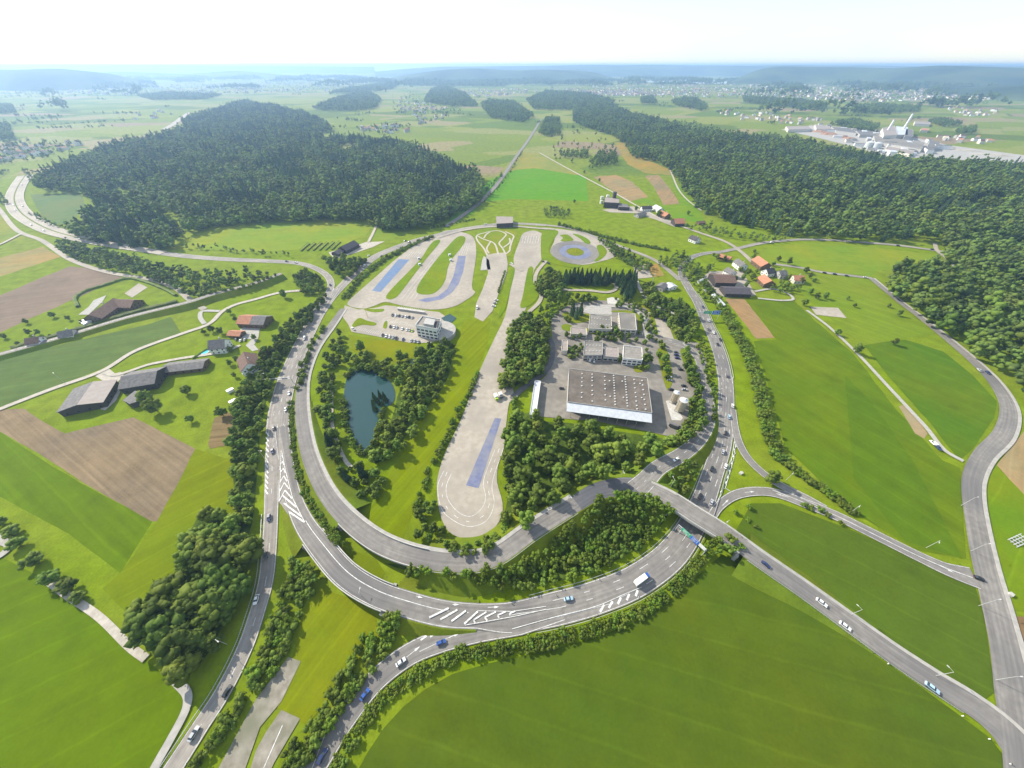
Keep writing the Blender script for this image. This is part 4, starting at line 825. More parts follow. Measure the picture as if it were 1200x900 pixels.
# ---- woods that read as masses
def bumps(L):
    def f(x, y):
        z = 0
        for cx, cy, rx, ry, h in L: z = max(z, h*1.25*math.exp(-((x-cx)/rx)**2-((y-cy)/ry)**2)-h*.25)
        return z
    return f
def bump(px, rx, ry, h): g = G(*px); return (g.x, g.y, rx, ry, h)
HB = bumps([bump((285,135), 230, 260, 7)])
def terrain(name, mat, f, x0, x1, y0, y1, n=60, m=40):
    mb = MB()
    for j in range(m+1):
        for i in range(n+1):
            x, y = x0+(x1-x0)*i/n, y0+(y1-y0)*j/m; mb.V.append((x, y, f(x, y)-.6)); mb.T.append(.5)
    for j in range(m):
        for i in range(n): a = j*(n+1)+i; mb.F.append((a, a+1, a+n+2, a+n+1))
    mb.M = [0]*len(mb.F); return tag(mb.obj(name, mat, smooth=True), kind='structure')
FLOOR = noise_mat('forest_floor', (.02,.035,.012), (.05,.08,.02), .03, .95, 5, spec=.05)
g_ = G(285, 125); terrain('hill', FLOOR, HB, g_.x-900, g_.x+900, g_.y-1000, g_.y+1000)
WOODL = [(50,222),(45,213),(70,196),(120,176),(152,166),(172,163),(196,158),(218,150),(214,143),(236,135),(258,129),(276,121),(290,119),(306,124),(318,123),(342,132),(352,131),(384,145),(388,152),(368,157),(380,163),(412,161),(440,166),(462,165),(482,172),(522,188),(552,202),(565,212),(562,232),(532,248),(502,262),(450,266),(436,258),(400,253),(300,256),(240,262),(205,266),(200,288),(150,286),(120,284),(80,272),(100,258),(120,240),(95,224)]
def split(pts, sc_, bias):
    A, B = [], []
    for x, y in pts: (A if noise.noise((x*sc_, y*sc_, 3.1))+R.gauss(0, .22)+bias > 0 else B).append((x, y))
    return A, B
pl, pk = split(scatter(WOODL, 8.8, 6, keep=.92, holes=([(128,228),(150,222),(168,228),(150,236)],[(392,172),(418,169),(428,176),(402,180)],[(250,196),(282,190),(296,197),(266,204)],[(330,232),(352,228),(360,236),(338,240)],[(186,256),(206,250),(222,262),(200,268)])), .011, .14)
mass('mixed_wood', pl, PB, .7, 1.5, 'dark mixed wood on the rise left of the railway, broadleaf trees', HB); mass('spruce_wood', pk, PC, .6, 1.45, 'dark mixed wood on the rise left of the railway, spruces', HB)
mass('wood_edge', [p for p in scatter([(205,274),(240,262),(300,256),(400,253),(436,258),(450,266),(502,262),(532,248),(562,232),(568,215),(540,232),(500,250),(450,258),(400,246),(300,248),(230,256)], 8, 9)], PB, .95, 1.35, 'lighter broadleaf edge of the dark mixed wood', HB)
mass('motorway_wood', scatter([(62,284),(80,282),(130,296),(190,312),(250,322),(300,320),(318,318),(300,326),(262,334),(238,346),(222,346),(205,334),(150,318),(110,308),(80,298)], 7.2, 5), PB, .55, .85, 'belt of trees between the frontage road and the motorway')
mass('motorway_verge_trees', along([(40,252),(60,264),(95,272),(150,282),(190,288)], 9, 10, rows=1)+along([(196,290),(250,292),(300,298),(338,301)], 8, 8)+along([(8,240),(-10,215),(10,200)], 9, 12, rows=2)+along([(30,200),(40,215)], 9, 8)+along([(525,258),(550,243),(570,225),(590,205)], 8, 7)+along([(565,240),(590,215),(612,180)], 14, 4), PB, .3, .55, 'trees along the motorway verges')
WOODR = [(672,125),(690,120),(722,126),(740,134),(770,140),(800,150),(840,156),(880,162),(905,161),(960,171),(1010,181),(1060,189),(1130,191),(1260,196),(1330,250),(1250,275),(1160,282),(1110,276),(1060,278),(1000,279),(960,276),(900,268),(850,256),(822,244),(800,222),(788,198),(770,188),(740,182),(732,166),(712,155),(684,148),(672,140)]
HR = bumps([bump((1010,222), 210, 150, 12), bump((850,172), 150, 170, 10)])
g_ = G(900, 200); terrain('hill', FLOOR, HR, g_.x-1300, g_.x+1500, g_.y-600, g_.y+1500)
pr, pk = split(scatter(WOODR, 9.4, 6, keep=.93, holes=([(900,212),(930,208),(945,216),(915,220)],[(1035,222),(1062,218),(1080,226),(1050,230)],[(820,198),(842,194),(850,202),(828,206)],[(1120,240),(1150,236),(1160,246),(1130,250)],[(960,248),(985,244),(992,252),(968,255)])), .006, .3)
mass('broadleaf_wood', pr, PB, .7, 1.5, 'wide dark wood spreading to the right edge beyond the village, broadleaf trees', HR); mass('spruce_wood', pk, PC, .8, 1.2, 'wide dark wood spreading to the right edge beyond the village, spruces', HR)
mass('roadside_wood', scatter([(1032,325),(1060,312),(1095,312),(1122,318),(1118,306),(1106,296),(1104,280),(1120,270),(1290,275),(1330,470),(1215,470),(1190,448),(1165,428),(1138,408),(1105,386),(1072,362),(1048,345)], 10, 6), PB, .95, 1.6, 'dense wood right of the curving road')
for nm, px, sp, s0, s1, lab in (
    ('copse', [(632,155),(640,138),(655,138),(656,156),(640,158)], 9, .8, 1.1, 'small dark copse beside the railway line'), ('copse', [(655,178),(690,176),(688,182),(660,183)], 9, .6, .9, 'copse in the upper pasture'), ('copse', [(690,190),(705,176),(722,178),(722,190),(700,194)], 10, .6, .9, 'loose copse right of the upper pasture'),
    ('copse', [(637,243),(650,241),(669,246),(665,252),(640,250)], 6, .4, .55, 'dark thicket alone in the upper meadow'), ('copse', [(770,300),(800,296),(812,302),(802,312),(775,308)], 6, .4, .6, 'thicket along the ring road below the village'),
    ('copse', [(800,262),(830,262),(880,270),(920,276),(935,280),(880,279),(840,272)], 9, .4, .6, 'bushy trees at the foot of the right wood'), ('copse', [(700,277),(720,284),(745,297),(766,307),(760,316),(745,312),(724,299),(708,288)], 5.5, .4, .6, 'trees between the skid circle and the visitor car park'),
    ('copse', [(795,318),(806,306),(825,310),(838,308),(832,316),(820,324),(812,334),(830,345),(828,352),(806,326)], 7, .35, .6, 'bushy trees between the main road bend and the village'), ('copse', [(905,336),(925,328),(940,334),(925,340)], 7, .4, .6, 'garden trees below the red-roofed houses'),
    ('distant_wood', [(367,127),(400,114),(430,107),(446,116),(440,126),(420,129),(385,129)], 13, 1.0, 1.5, 'distant dark wood on a low hill left of centre'), ('distant_wood', [(497,119),(505,106),(520,100),(545,110),(560,124),(530,124)], 13, 1.0, 1.5, 'distant rounded dark wood above the village fields'),
    ('distant_wood', [(564,124),(572,118),(602,120),(625,136),(612,142),(575,137)], 12, 1, 1.4, 'distant wood continuing right of the rounded wood'), ('distant_wood', [(617,117),(640,107),(690,110),(720,119),(714,126),(672,128),(640,128),(625,127)], 14, 1, 1.5, 'distant wood joining the right forest'),
    ('distant_wood', [(750,116),(765,113),(769,121),(752,121)], 14, 1, 1.4, 'small distant wood before the lakeside town'), ('distant_wood', [(787,119),(800,115),(816,116),(830,126),(822,129),(792,123)], 14, 1, 1.4, 'distant curved wood below the lakeside town'),
    ('distant_wood', [(870,114),(930,117),(968,123),(966,129),(900,123),(872,119)], 15, 1.1, 1.5, 'long flat distant wood right of centre'), ('distant_wood', [(998,126),(1015,123),(1077,126),(1077,130),(1040,132),(1000,131)], 15, 1.1, 1.5, 'thin distant wood before the right hillside'),
    ('distant_wood', [(-30,124),(15,124),(19,132),(-30,134)], 14, 1, 1.5, 'distant copse at the left border, upper one'), ('distant_wood', [(-30,146),(10,146),(16,162),(-30,164)], 11, 1, 1.4, 'distant copse at the left border, lower one'),
    ('distant_wood', [(385,110),(410,104),(440,100),(467,98),(460,104),(420,108)], 18, 1.2, 1.8, 'hazy far wood left of centre'), ('distant_wood', [(470,96),(520,94),(600,97),(590,101),(520,101),(480,100)], 24, 1.5, 2.2, 'hazy far wood along the ridge'),
    ('distant_wood', [(160,112),(200,108),(260,111),(240,116),(180,117)], 14, .8, 1.3, 'hazy far wood left'), ('industrial_trees', [(972,144),(1000,140),(1030,147),(1028,154),(1000,151)], 11, .8, 1.1, 'trees behind the pale industrial sheds'), ('distant_wood', [(1085,142),(1105,139),(1126,145),(1110,148)], 11, .8, 1.1, 'small wood right of the chimneys'), ('distant_wood', [(1120,152),(1143,149),(1142,156),(1122,156)], 11, .8, 1.1, 'small wood by the far right farm')):
    mass(nm, scatter(px, sp, 6), PB, s0, s1, lab)
def pxrand(px, n, seed=1, zmin=84):
    rr = random.Random(seed); x0, x1 = min(p[0] for p in px), max(p[0] for p in px); y0, y1 = min(p[1] for p in px), max(p[1] for p in px); out = []
    while len(out) < n:
        x, y = rr.uniform(x0, x1), rr.uniform(y0, y1)
        if inside((x, y), px): g = G(x, y); out.append((g.x, g.y))
    return out
ct = []
for k in range(140):   # hedgerow lines and clusters over the far countryside
    x, y = R.uniform(-60, 1260), 92+62*R.random()**1.3
    if any(inside((x, y), w) for w in (WOODL, WOODR)): continue
    g = G(x, y); a = R.uniform(0, 3.14); L = R.uniform(20, 260)
    for q in range(int(L/14)+3): t = R.uniform(-.5, .5)*L; ct.append((g.x+math.cos(a)*t+R.gauss(0, 8), g.y+math.sin(a)*t+R.gauss(0, 8)))
ct += pxrand([(640,103),(1100,100),(1180,116),(900,116),(660,114)], 900, 3)+pxrand([(0,100),(420,96),(470,104),(200,112),(0,116)], 900, 4)+pxrand([(455,103),(500,100),(510,135),(460,135)], 120, 5)+pxrand([(485,122),(520,124),(528,138),(490,148)], 80, 6)+pxrand([(0,166),(60,166),(100,170),(60,186),(0,195)], 130, 7)
ct += pxrand([(640,150),(700,150),(722,180),(700,200),(650,190)], 60, 8)+pxrand([(400,150),(480,146),(490,156),(440,158)], 60, 9)
mass('countryside_trees', ct, PB, .45, .85, 'scattered hedgerow trees over the far countryside', cat='trees')
fw = []; FWZ = {}   # bands of woodland far out on the plain
for k in range(96):
    x, y = (R.uniform(90, 470), R.uniform(91, 104)) if k % 3 == 0 else (R.uniform(480, 860), R.uniform(93, 101)) if k % 3 == 1 else (R.uniform(880, 1240), R.uniform(101, 113))
    if k > 80: x, y = (R.uniform(-20, 480), R.uniform(104, 130)) if k % 2 else (R.uniform(860, 1220), R.uniform(114, 136))
    g = G(x, y); a = R.uniform(-.5, .5); rx, ry = R.uniform(140, 460)*(1 if y < 106 else .4), R.uniform(45, 140)*(1 if y < 106 else .35)
    if any(inside((x, y), w_) for w_ in (WOODL, WOODR)): continue
    for q in range(int(rx*ry/150)):
        t = R.uniform(0, 6.28); r_ = math.sqrt(R.random())*(1+.3*math.sin(3*t+k)); u, v = rx*r_*math.cos(t), ry*r_*math.sin(t); p = (g.x+u*math.cos(a)-v*math.sin(a), g.y+u*math.sin(a)+v*math.cos(a)); fw.append(p); FWZ[p] = (14+k%5*6)*max(0, 1-r_*r_)
mass('distant_woods', fw, PB, 1.3, 2.3, 'hazy bands of woodland on low rises far out on the plain', lambda x, y: FWZ[(x, y)])
# ---- hills closing the horizon
HILLM = noise_mat('wooded_hills', (.014,.03,.018), (.035,.055,.025), .006, .95, 8, (.09,.12,.04), .0016, spec=.05, lo=.4, hi=.6)
def ridge(prof, depth, name='hill', seed=1):
    """a ridge whose foot and top follow the photograph's skyline: (x, foot y, top y)"""
    rows = 9; V = []; mb = MB(); P = [(Vector((x, yb, yt))) for x, yb, yt in prof]; P = smooth_open(P, 10)
    for p in P:
        g = G(p.x, p.y); d = Vector((g.x, g.y, 0)).normalized(); c = g+d*depth*.5; u = c.length
        v = -(p.z-450)/406; # height seen at the crest distance
        fx = (p.x-600)/406; t = math.hypot(c.x, c.y)/math.hypot(fx, CP+v*SP); h = CAMH+t*(v*CP-SP)
        for k in range(rows):
            q = k/(rows-1); w = math.sin(math.pi*q)**.8; e = noise.noise((g.x*.0011+seed, g.y*.0011, q*2.2))*.16*w*(1-w*.6) if 0 < k < rows-1 else 0
            V.append(g+d*depth*q+Vector((0, 0, min(206, max(h, 5)*(w+e)-1))))
    n = len(P); mb.V = V; mb.T = [.5]*len(V)
    for i in range(n-1):
        for k in range(rows-1): a = i*rows+k; mb.F.append((a, a+rows, a+rows+1, a+1))
    mb.M = [0]*len(mb.F); return tag(mb.obj(name, HILLM, smooth=True), kind='structure')
ridge([(-150,104,86),(-60,105,83),(0,106,82),(40,107,81.5),(80,106,80),(110,105,82),(140,103,86),(170,102,95)], 1500, seed=2)
ridge([(60,96,90),(140,94,84),(220,93,86),(280,92,83),(340,92,88),(390,91,89)], 2500, seed=4)
ridge([(440,97,95),(475,98,88),(520,98,82),(560,97,80.5),(600,97,82),(640,97,81),(690,96,84),(720,96,92)], 2200, seed=6)
ridge([(440,90,84),(500,90,79),(560,90,77.6),(620,90,77.2),(680,90,76.3),(740,90,76),(800,89.5,76.4),(860,89.5,76.5),(960,89.5,76.3),(1050,89.5,77),(1150,89.5,76.5),(1300,89.5,77)], 5000, seed=8)
ridge([(852,99,97),(880,98.5,83),(905,98.5,78),(950,99,78),(990,100,79),(1030,101,80),(1060,103,78),(1085,104,76.3),(1110,105,77),(1150,106,79),(1200,107,80.5),(1260,108,81),(1330,109,84)], 2600, seed=10)
ridge([(1100,112,104),(1140,114,101),(1180,118,100),(1230,120,98),(1300,124,100)], 1500, seed=12)
ridge([(-300,88,79),(-100,87,77.5),(100,86,76.3),(300,86,77),(440,86,78)], 5000, seed=14)
sheet('lake', [(752,96),(775,93.5),(800,92),(830,93),(850,95.5),(856,97.5),(825,98),(790,97.3)], LAKE, 1.0, 3); sheet('lake', [(392,83),(430,82.5),(470,82.6),(470,84),(420,84.4)], LAKE, 1.2, 2)
# ================================================================== buildings
def window_quad(p, q, z0, z1, out):
    """pane with a frame between p and q, standing 4 cm proud of the wall"""
    o = out*.04; return [(p+o).to_3d()+Vector((0, 0, z0)), (q+o).to_3d()+Vector((0, 0, z0)), (q+o).to_3d()+Vector((0, 0, z1)), (p+o).to_3d()+Vector((0, 0, z1))]
def wall_windows(r, a, b, rows, wmat, ww=1.3, wh=1.3, step=3.2):
    """separate window meshes along the wall from a to b (local 2-D)"""
    d = b-a; L = d.length; d = d/L; out = Vector((d.y, -d.x)); n = max(1, int((L-1)/step))
    for z in rows:
        for k in range(n):
            c = a+d*(L*(k+.5)/n); mb = MB(); p, q = c-d*ww/2, c+d*ww/2
            mb.add(window_quad(p, q, z, z+wh, out), [(0, 1, 2, 3)]); part(mb, 'window', wmat, r)
def house(name, R0, R1, hw, Hr, He, wall, roof, label, cat='house', over=.6, chimney=True, rows=None, roof2=None, z=0, wstep=3.4, gable=None):
    """gabled house: R0-R1 = the two ends of the ridge as seen in the photograph, hw = half width, Hr / He = ridge and eave height"""
    a, b = G(*R0, Hr), G(*R1, Hr); c = (a+b)/2; L = (b-a).length; ang = math.atan2(b.y-a.y, b.x-a.x)
    r = empty(name, (c.x, c.y, z), ang, label, cat); l = L/2-over
    mb = MB(); V = [(-l,-hw,0),(l,-hw,0),(l,hw,0),(-l,hw,0),(-l,-hw,He),(l,-hw,He),(l,hw,He),(-l,hw,He),(-l,0,Hr-.12),(l,0,Hr-.12)]
    mb.add(V, [(0,1,5,4),(2,3,7,6)]); mb.add(V, [(1,2,6,9,5),(3,0,4,8,7)], 1); part(mb, 'wall', [wall, gable or wall], r)
    sl = (Hr-He)/hw; e = hw+over; ze = Hr-sl*e; th = .25
    for sgn, rm in ((-1, roof), (1, roof2 or roof)):
        mb = MB(); q = L/2; V = [(-q,0,Hr),(q,0,Hr),(q,sgn*e,ze),(-q,sgn*e,ze)]; V += [(x, y, zz-th) for x, y, zz in V]
        F = [(0,1,2,3),(7,6,5,4),(0,4,5,1),(1,5,6,2),(2,6,7,3),(3,7,4,0)]
        mb.add(V, [f[::-1] for f in F] if sgn < 0 else F); rf = part(mb, 'roof', rm, r)
        if chimney and sgn > 0:
            mb = MB(); mb.box((l*.35, hw*.25, Hr+.3), (.8, .8, 1.8)); ch = part(mb, 'chimney', GREYW, rf)
    rows = rows if rows is not None else ([1.0] if He < 4.2 else [1.0, 3.6])
    if rows:
        wall_windows(r, Vector((-l,-hw)), Vector((l,-hw)), rows, GLASS, step=wstep); wall_windows(r, Vector((l,-hw)), Vector((l,hw)), rows, GLASS, step=wstep); wall_windows(r, Vector((-l,hw)), Vector((-l,-hw)), rows, GLASS, step=wstep)
    return r
def block(name, quad, H, wall, roof, label, cat='building', bands=(), parapet=.5, skylights=None, over=0, n_up=0):
    """flat-roofed building: quad = roof corners as seen in the photograph at height H"""
    P = GP(quad, H); c = sum(P, Vector())/len(P); c.z = 0
    if sum(P[i].x*P[(i+1)%len(P)].y-P[(i+1)%len(P)].x*P[i].y for i in range(len(P))) < 0: P.reverse()
    Q = [Vector((p.x-c.x, p.y-c.y)) for p in P]; r = empty(name, c, 0, label, cat)
    mb = MB(); mb.prism(Q, 0, H-.3); part(mb, 'wall', wall, r)
    mb = MB(); mb.prism([q*(1+over) for q in Q], H-.29, H); n = len(Q); rf = part(mb, 'roof', roof, r)
    if parapet:
        mb = MB()
        for i in range(n):
            a, b = Q[i]*(1+over), Q[(i+1)%n]*(1+over); d = (b-a); m = (a+b)/2; mb.box((m.x, m.y, H+parapet/2+.002), (d.length-.31, .3, parapet), math.atan2(d.y, d.x))
        part(mb, 'parapet', wall, r)
    for z0, z1 in bands:
        for i in range(n):
            a, b = Q[i], Q[(i+1)%n]; d = (b-a).normalized(); out = Vector((d.y, -d.x)); L = (b-a).length; k = max(2, int(L/4)); 
            for j in range(k):
                u, v = a+d*(L*(j+.14)/k), a+d*(L*(j+.86)/k); mb = MB(); mb.add(window_quad(u, v, z0, z1, out), [(0,1,2,3)]); part(mb, 'window', GLASS, r)
    if skylights:
        nx, ny, s = skylights; me = None
        for i in range(nx):
            for j in range(ny):
                u, v = (i+.7)/(nx+.4), (j+.7)/(ny+.4); p = (Q[0]*(1-u)+Q[1]*u)*(1-v)+(Q[3]*(1-u)+Q[2]*u)*v
                if me is None: m2 = MB(); m2.box((0, 0, s*.25), (s, s, s*.5)); me = m2.mesh('skylight', [SKYL])
                o = link('skylight', me, rf); o.location = (p.x, p.y, H+.01)
    return r
# warehouse with a sloping pale canopy
q = [(667,432),(758.5,443.5),(764,484),(665,471)]; Hh = 9
r = block('warehouse', q, Hh, GREYW, R_WARE, 'large warehouse with a stained dark flat roof dotted with skylights and a pale sloping canopy', 'warehouse', parapet=.35)
P = GP(q, Hh); c = r.location; rf = [o for o in KIDS[r.name] if o.name.startswith('roof')][0]
m2 = MB(); m2.box((0, 0, .25), (.95, .95, .5)); sk = m2.mesh('skylight', [SKYL])
for u, vs in ((.17,(.12,.26,.38,.5,.7,.83)),(.30,(.1,.2,.3,.45,.6,.72,.9)),(.46,(.12,.25,.37,.5,.68,.82)),(.575,[.05+.078*k for k in range(12)]),(.72,[.05+.078*k for k in range(12)]),(.83,(.1,.22,.36,.5,.62,.74,.86,.95)),(.93,(.1,.24,.38,.52,.66,.8,.93)),(.52,(.24,.7)),(.68,(.2,.68)),(.9,(.2,.62))):
    for v in vs:
        p = (P[0]*(1-u)+P[1]*u)*(1-v)+(P[3]*(1-u)+P[2]*u)*v; o = link('skylight', sk, rf); o.location = (p.x-c.x, p.y-c.y, Hh+.01); o.rotation_euler = (0, 0, -.06)
a, b = P[3]-c, P[2]-c; d = (b-a).normalized(); out = Vector((d.y, -d.x, 0)); a.z = b.z = Hh-.35
mb = MB(); A = [a+out*.05, b+out*.05, b+out*7-Vector((0,0,2.2)), a+out*7-Vector((0,0,2.2))]; mb.add(A+[p-Vector((0,0,.3)) for p in A], [(0,3,2,1),(4,5,6,7),(0,1,5,4),(1,2,6,5),(2,3,7,6),(3,0,4,7)]); part(mb, 'canopy', R_MET, r)
for k in range(9):
    p = a+(b-a)*(k+.5)/9+out*6.6; mb = MB(); mb.tube((p.x, p.y, 0), (p.x, p.y, 6.2), .16); part(mb, 'column', STEEL, r)
for k in range(7):
    p = a+(b-a)*(k+.6)/7.3; mb = MB(); mb.add(window_quad(Vector((p.x, p.y))-Vector((d.x, d.y))*1.8, Vector((p.x, p.y))+Vector((d.x, d.y))*1.8, .3, 4.2, Vector((out.x, out.y))), [(0,1,2,3)]); part(mb, 'loading_door', DWOOD, r)
SK = (6, 3, .9)
block('workshop', [(691.5,368),(716,371),(717,386),(690,385)], 5, WHITE2, R_FLAT, 'low flat-roofed workshop directly below the pale paved court', skylights=(7, 2, .8), bands=((1.2, 2.6),))
block('workshop', [(725,366.5),(744,368),(746,387),(727,386)], 6, WHITE2, R_FLAT, 'square flat-roofed workshop inside the curve of the estate lane', bands=((1, 2.4), (3.6, 4.9)))
block('shed', [(669,383.5),(687,385),(688,392.5),(669,391)], 4, WHITE2, R_TAUPE, 'small taupe-roofed shed beside the two grass ovals', bands=((1.2, 2.4),))
block('workshop', [(685,400),(706,401),(706,416),(684,416)], 6.5, GREYW, R_FLAT, 'left one of three flat-roofed workshops in a row, with roof skylights', skylights=(5, 2, .8), bands=((1, 2.6), (3.8, 5)))
block('workshop', [(709,406),(724,407.5),(725,419),(707,417.5)], 5, GREYW, R_TAUPE, 'middle and lowest of three flat-roofed workshops in a row', skylights=(3, 2, .6), bands=((1, 2.6),))
block('workshop', [(731,405),(752,407.5),(753,422),(730,420)], 7, WHITE, R_FLAT, 'right one of three workshops in a row, with a white side wall', bands=((1, 2.6), (3.9, 5.4)))
block('shed', [(659,399),(665,399),(665,411),(658,411)], 4.5, WHITE2, R_TAUPE, 'narrow upright shed at the left end of the workshop row')
block('storage_shed', [(627,446),(633.5,447),(628,486),(621,486)], 4, WHITE, R_MET, 'long white storage shed at the left border of the warehouse yard')
block('toll_hut', [(690.5,418.5),(693,418.5),(693,421),(690.5,421)], 3, WHITE, R_FLAT, 'tiny white hut in front of the workshop row')
# office
r = block('office_building', [(495,371),(517,375),(511.5,386),(487,381.5)], 12.5, WHITE, R_FLAT, 'white office block with rows of dark windows beside the car park', 'office', bands=((1, 2.8), (4.4, 6.2), (7.8, 9.6)), parapet=.9)
P = GP([(499,372.5),(510,374.5),(508,381),(496,379)], 15.2); c = r.location; mb = MB(); mb.prism([(p.x-c.x, p.y-c.y) for p in P], 12.51, 15.2); part(mb, 'roof_terrace_box', GREYW, r)
P = GP([(511,375.5),(515.5,376.4),(512.5,383.5),(508.5,382.6)], 13.6); mb = MB(); mb.prism([(p.x-c.x, p.y-c.y) for p in P], 12.52, 13.6); part(mb, 'plant_box', R_DRK, r)
g_ = G(513, 387, 4); mb = MB(); ring = []
for k in range(19): t = math.radians(-75+165*k/18); ring.append((g_.x+17*math.cos(t)-c.x, g_.y+17*math.sin(t)-c.y))
mb.prism([(g_.x-c.x-2, g_.y-c.y)]+ring, 0, 4); part(mb, 'round_wing', CONC, r)
block('garage_wall', [(466,360),(498,364.5),(497.5,366),(465.5,361.5)], 2.6, CONC, CONC_P, 'low concrete retaining wall with parking bays above the office car park', 'wall', parapet=0)
# gallery across the ring road
r = block('road_gallery', [(581.5,253.5),(601,254),(601,261),(582,262)], 7, R_DRK, R_TAUPE, 'grey roofed gallery spanning the ring road at the top of the test ground', parapet=0, over=.02)
# silos
for k, (x, y, H, rd, lab) in enumerate(((788,471.5,10.5,2.4,'slimmer tan silo behind the pair-mate at the warehouse corner'),(795.5,481.5,11.5,3.3,'broader tan silo with pipework on its top at the warehouse corner'))):
    g_ = G(x, y); r = empty('silo', g_, 0, lab, 'silo'); mb = MB(); mb.tube((0,0,2), (0,0,H), rd, n=20); mb.tube((0,0,.6), (0,0,1.98), rd*.35, rd*.98, 20); part(mb, 'tank', TANW, r, smooth=False)
    mb = MB(); mb.tube((0,0,H+.01), (0,0,H+.8), rd*.9, rd*.3, 16); mb.box((rd*.4, 0, H+.9), (1.2, 1, 1)); part(mb, 'top_hatch', R_MET, r)
    for i in range(4): t = math.pi*(i+.5)/2; mb = MB(); mb.tube((rd*.9*math.cos(t), rd*.9*math.sin(t), 0), (rd*.9*math.cos(t), rd*.9*math.sin(t), 2.4), .18); part(mb, 'leg', STEEL, r)
    mb = MB(); mb.tube((-rd-.3, -.5, .2), (-rd-.3, -.5, H+.6), .12); mb.tube((-rd-.3, .2, .2), (-rd-.3, .2, H+.6), .12); part(mb, 'ladder', STEEL, r)
# farms on the left
house('barn', (90,474.5), (109,447), 13, 8, 5.5, DWOOD, R_TAUPE, 'largest taupe-roofed barn left of the gravel farm yard with a pale ridge', 'barn', roof2=R_GRY, chimney=False, wstep=6, rows=[1.2])
g_ = G(126.5, 457); r = empty('slurry_tank', g_, 0, 'round tank with a white lens-shaped cover beside the largest barn', 'tank'); mb = MB(); mb.tube((0,0,0), (0,0,3.2), 6.2, n=24); part(mb, 'tank', CONC, r)
mb = MB(); mb.tube((0,0,3.21), (0,0,3.9), 5.9, 3.5, 24); mb.tube((0,0,3.9), (0,0,4.2), 3.5, .4, 24); part(mb, 'cover', WHITE, r)
house('barn', (141.5,441), (184,434.5), 10.5, 10, 6, DWOOD, R_GRY, 'grey-roofed barn with two roof-light strips between the yard and the long shed', 'barn', chimney=False, wstep=5, rows=[1.2])
block('barn_annexe', [(144,469),(158,458),(172,459),(168,468),(152,473)], 5, DWOOD, R_GRY, 'low dark annexe below the grey-roofed barn', 'shed', parapet=0, over=.03)
house('long_shed', (191,428.5), (240,423), 6.5, 6, 4, WOOD, R_GRY, 'long low brown shed with a grey roof right of the barns', 'shed', chimney=False, rows=[1.2], wstep=5)
house('farmhouse', (243,399), (263,397), 6.5, 11, 6, WHITE, R_GRY, 'white farmhouse with a broad grey roof above the left garden pool', gable=WHITE)
house('farmhouse', (285,412), (290,426), 7, 11, 6, WHITE, R_BRN, 'white house with a brown roof tight against the roadside hedge')
r = house('barn', (280,369.5), (312,371), 8, 9, 5, WOOD, R_GRY, 'barn at the upper farm below the railway, its roof half red and half grey', 'barn', chimney=False, rows=[1.2], wstep=5)
L_ = (G(312,371,9)-G(280,369.5,9)).length; mb = MB(); zz = 9-4/8*8.62
for sg in (-1, 1): V = [(-L_/2-.01,0,9.04),(-.2,0,9.04),(-.2,sg*8.62,zz+.04),(-L_/2-.01,sg*8.62,zz+.04)]; mb.add(V, [(0,1,2,3)[::-1] if sg < 0 else (0,1,2,3)][:1])
part(mb, 'red_roof_half', R_RED, r)
house('shed', (267.5,387.5), (283,388.5), 4.2, 5.2, 3.2, WOOD, R_RED, 'small red-roofed shed beside the parked vehicles of the upper farm', 'shed', chimney=False)
house('shed', (304.5,407.5), (316,409), 3, 4.2, 2.8, WOOD, R_BRN, 'small brown hut at the foot of the roadside hedge', 'shed', chimney=False, rows=[1.1])
house('farmhouse', (103,369), (133,349), 8.5, 9.5, 5, WOOD, R_BRN, 'big brown-roofed farmhouse inside the curved hedge'); house('farmhouse_wing', (134,350.5), (157,351.5), 8, 9, 4.6, WOOD, R_BRN, 'side wing with a brown roof right of the big brown farmhouse', chimney=False)
block('greenhouse', [(92,376.5),(102,371.5),(109,373.5),(98,380)], 3.4, WHITE, SKYL, 'pale green-white glasshouse at the end of the brown farmhouse', parapet=0)
house('white_house', (28,396.5), (45,394), 5, 8, 4.5, WHITE, R_BRN, 'small white house at the left border beside the railway hedge'); house('white_house', (66,389), (84,385.5), 5, 7.5, 4, WHITE2, R_GRY, 'white-walled house with a grey roof left of the glasshouse')
house('nursery_barn', (399,289), (415,281.5), 7.5, 9, 5, DWOOD, R_DRK, 'dark-roofed barn at the garden nursery beside the ring road', 'barn', chimney=False, rows=[1.2], wstep=5); house('nursery_shed', (391,295), (400,290.5), 6, 6, 3.5, DWOOD, R_DRK, 'lower dark shed left of the nursery barn', 'shed', chimney=False, rows=[1.2])
# nursery beds and racks
for k in range(6):
    a, b = G(352+k*7.2, 294.5-k*.3), G(362+k*7.2, 286-k*.4); o = empty('plant_rack', a, 0, None, None); mb = MB(); d = b-a
    for i in range(5): p = d*(i/4); mb.tube((p.x, p.y, 0), (p.x, p.y, 2.6), .12)
    mb.tube((0,0,2.6), (d.x, d.y, 2.6), .18); part(mb, 'frame', DWOOD, o); mb = MB(); mb.box((d.x/2+1.4, d.y/2, .5), (d.length, 1.6, 1), math.atan2(d.y, d.x)); part(mb, 'plant_row', LEAF, o)
    tag(o, ['first row from the left of dark nursery plants on a frame','second row from the left of dark nursery plants on a frame','third row from the left of dark nursery plants on a frame','fourth row from the left of dark nursery plants on a frame','fifth nursery plant row on a frame, next to the last','last nursery plant row on a frame, beside the dark barn'][k], 'plant rack', 'nursery plant rows')
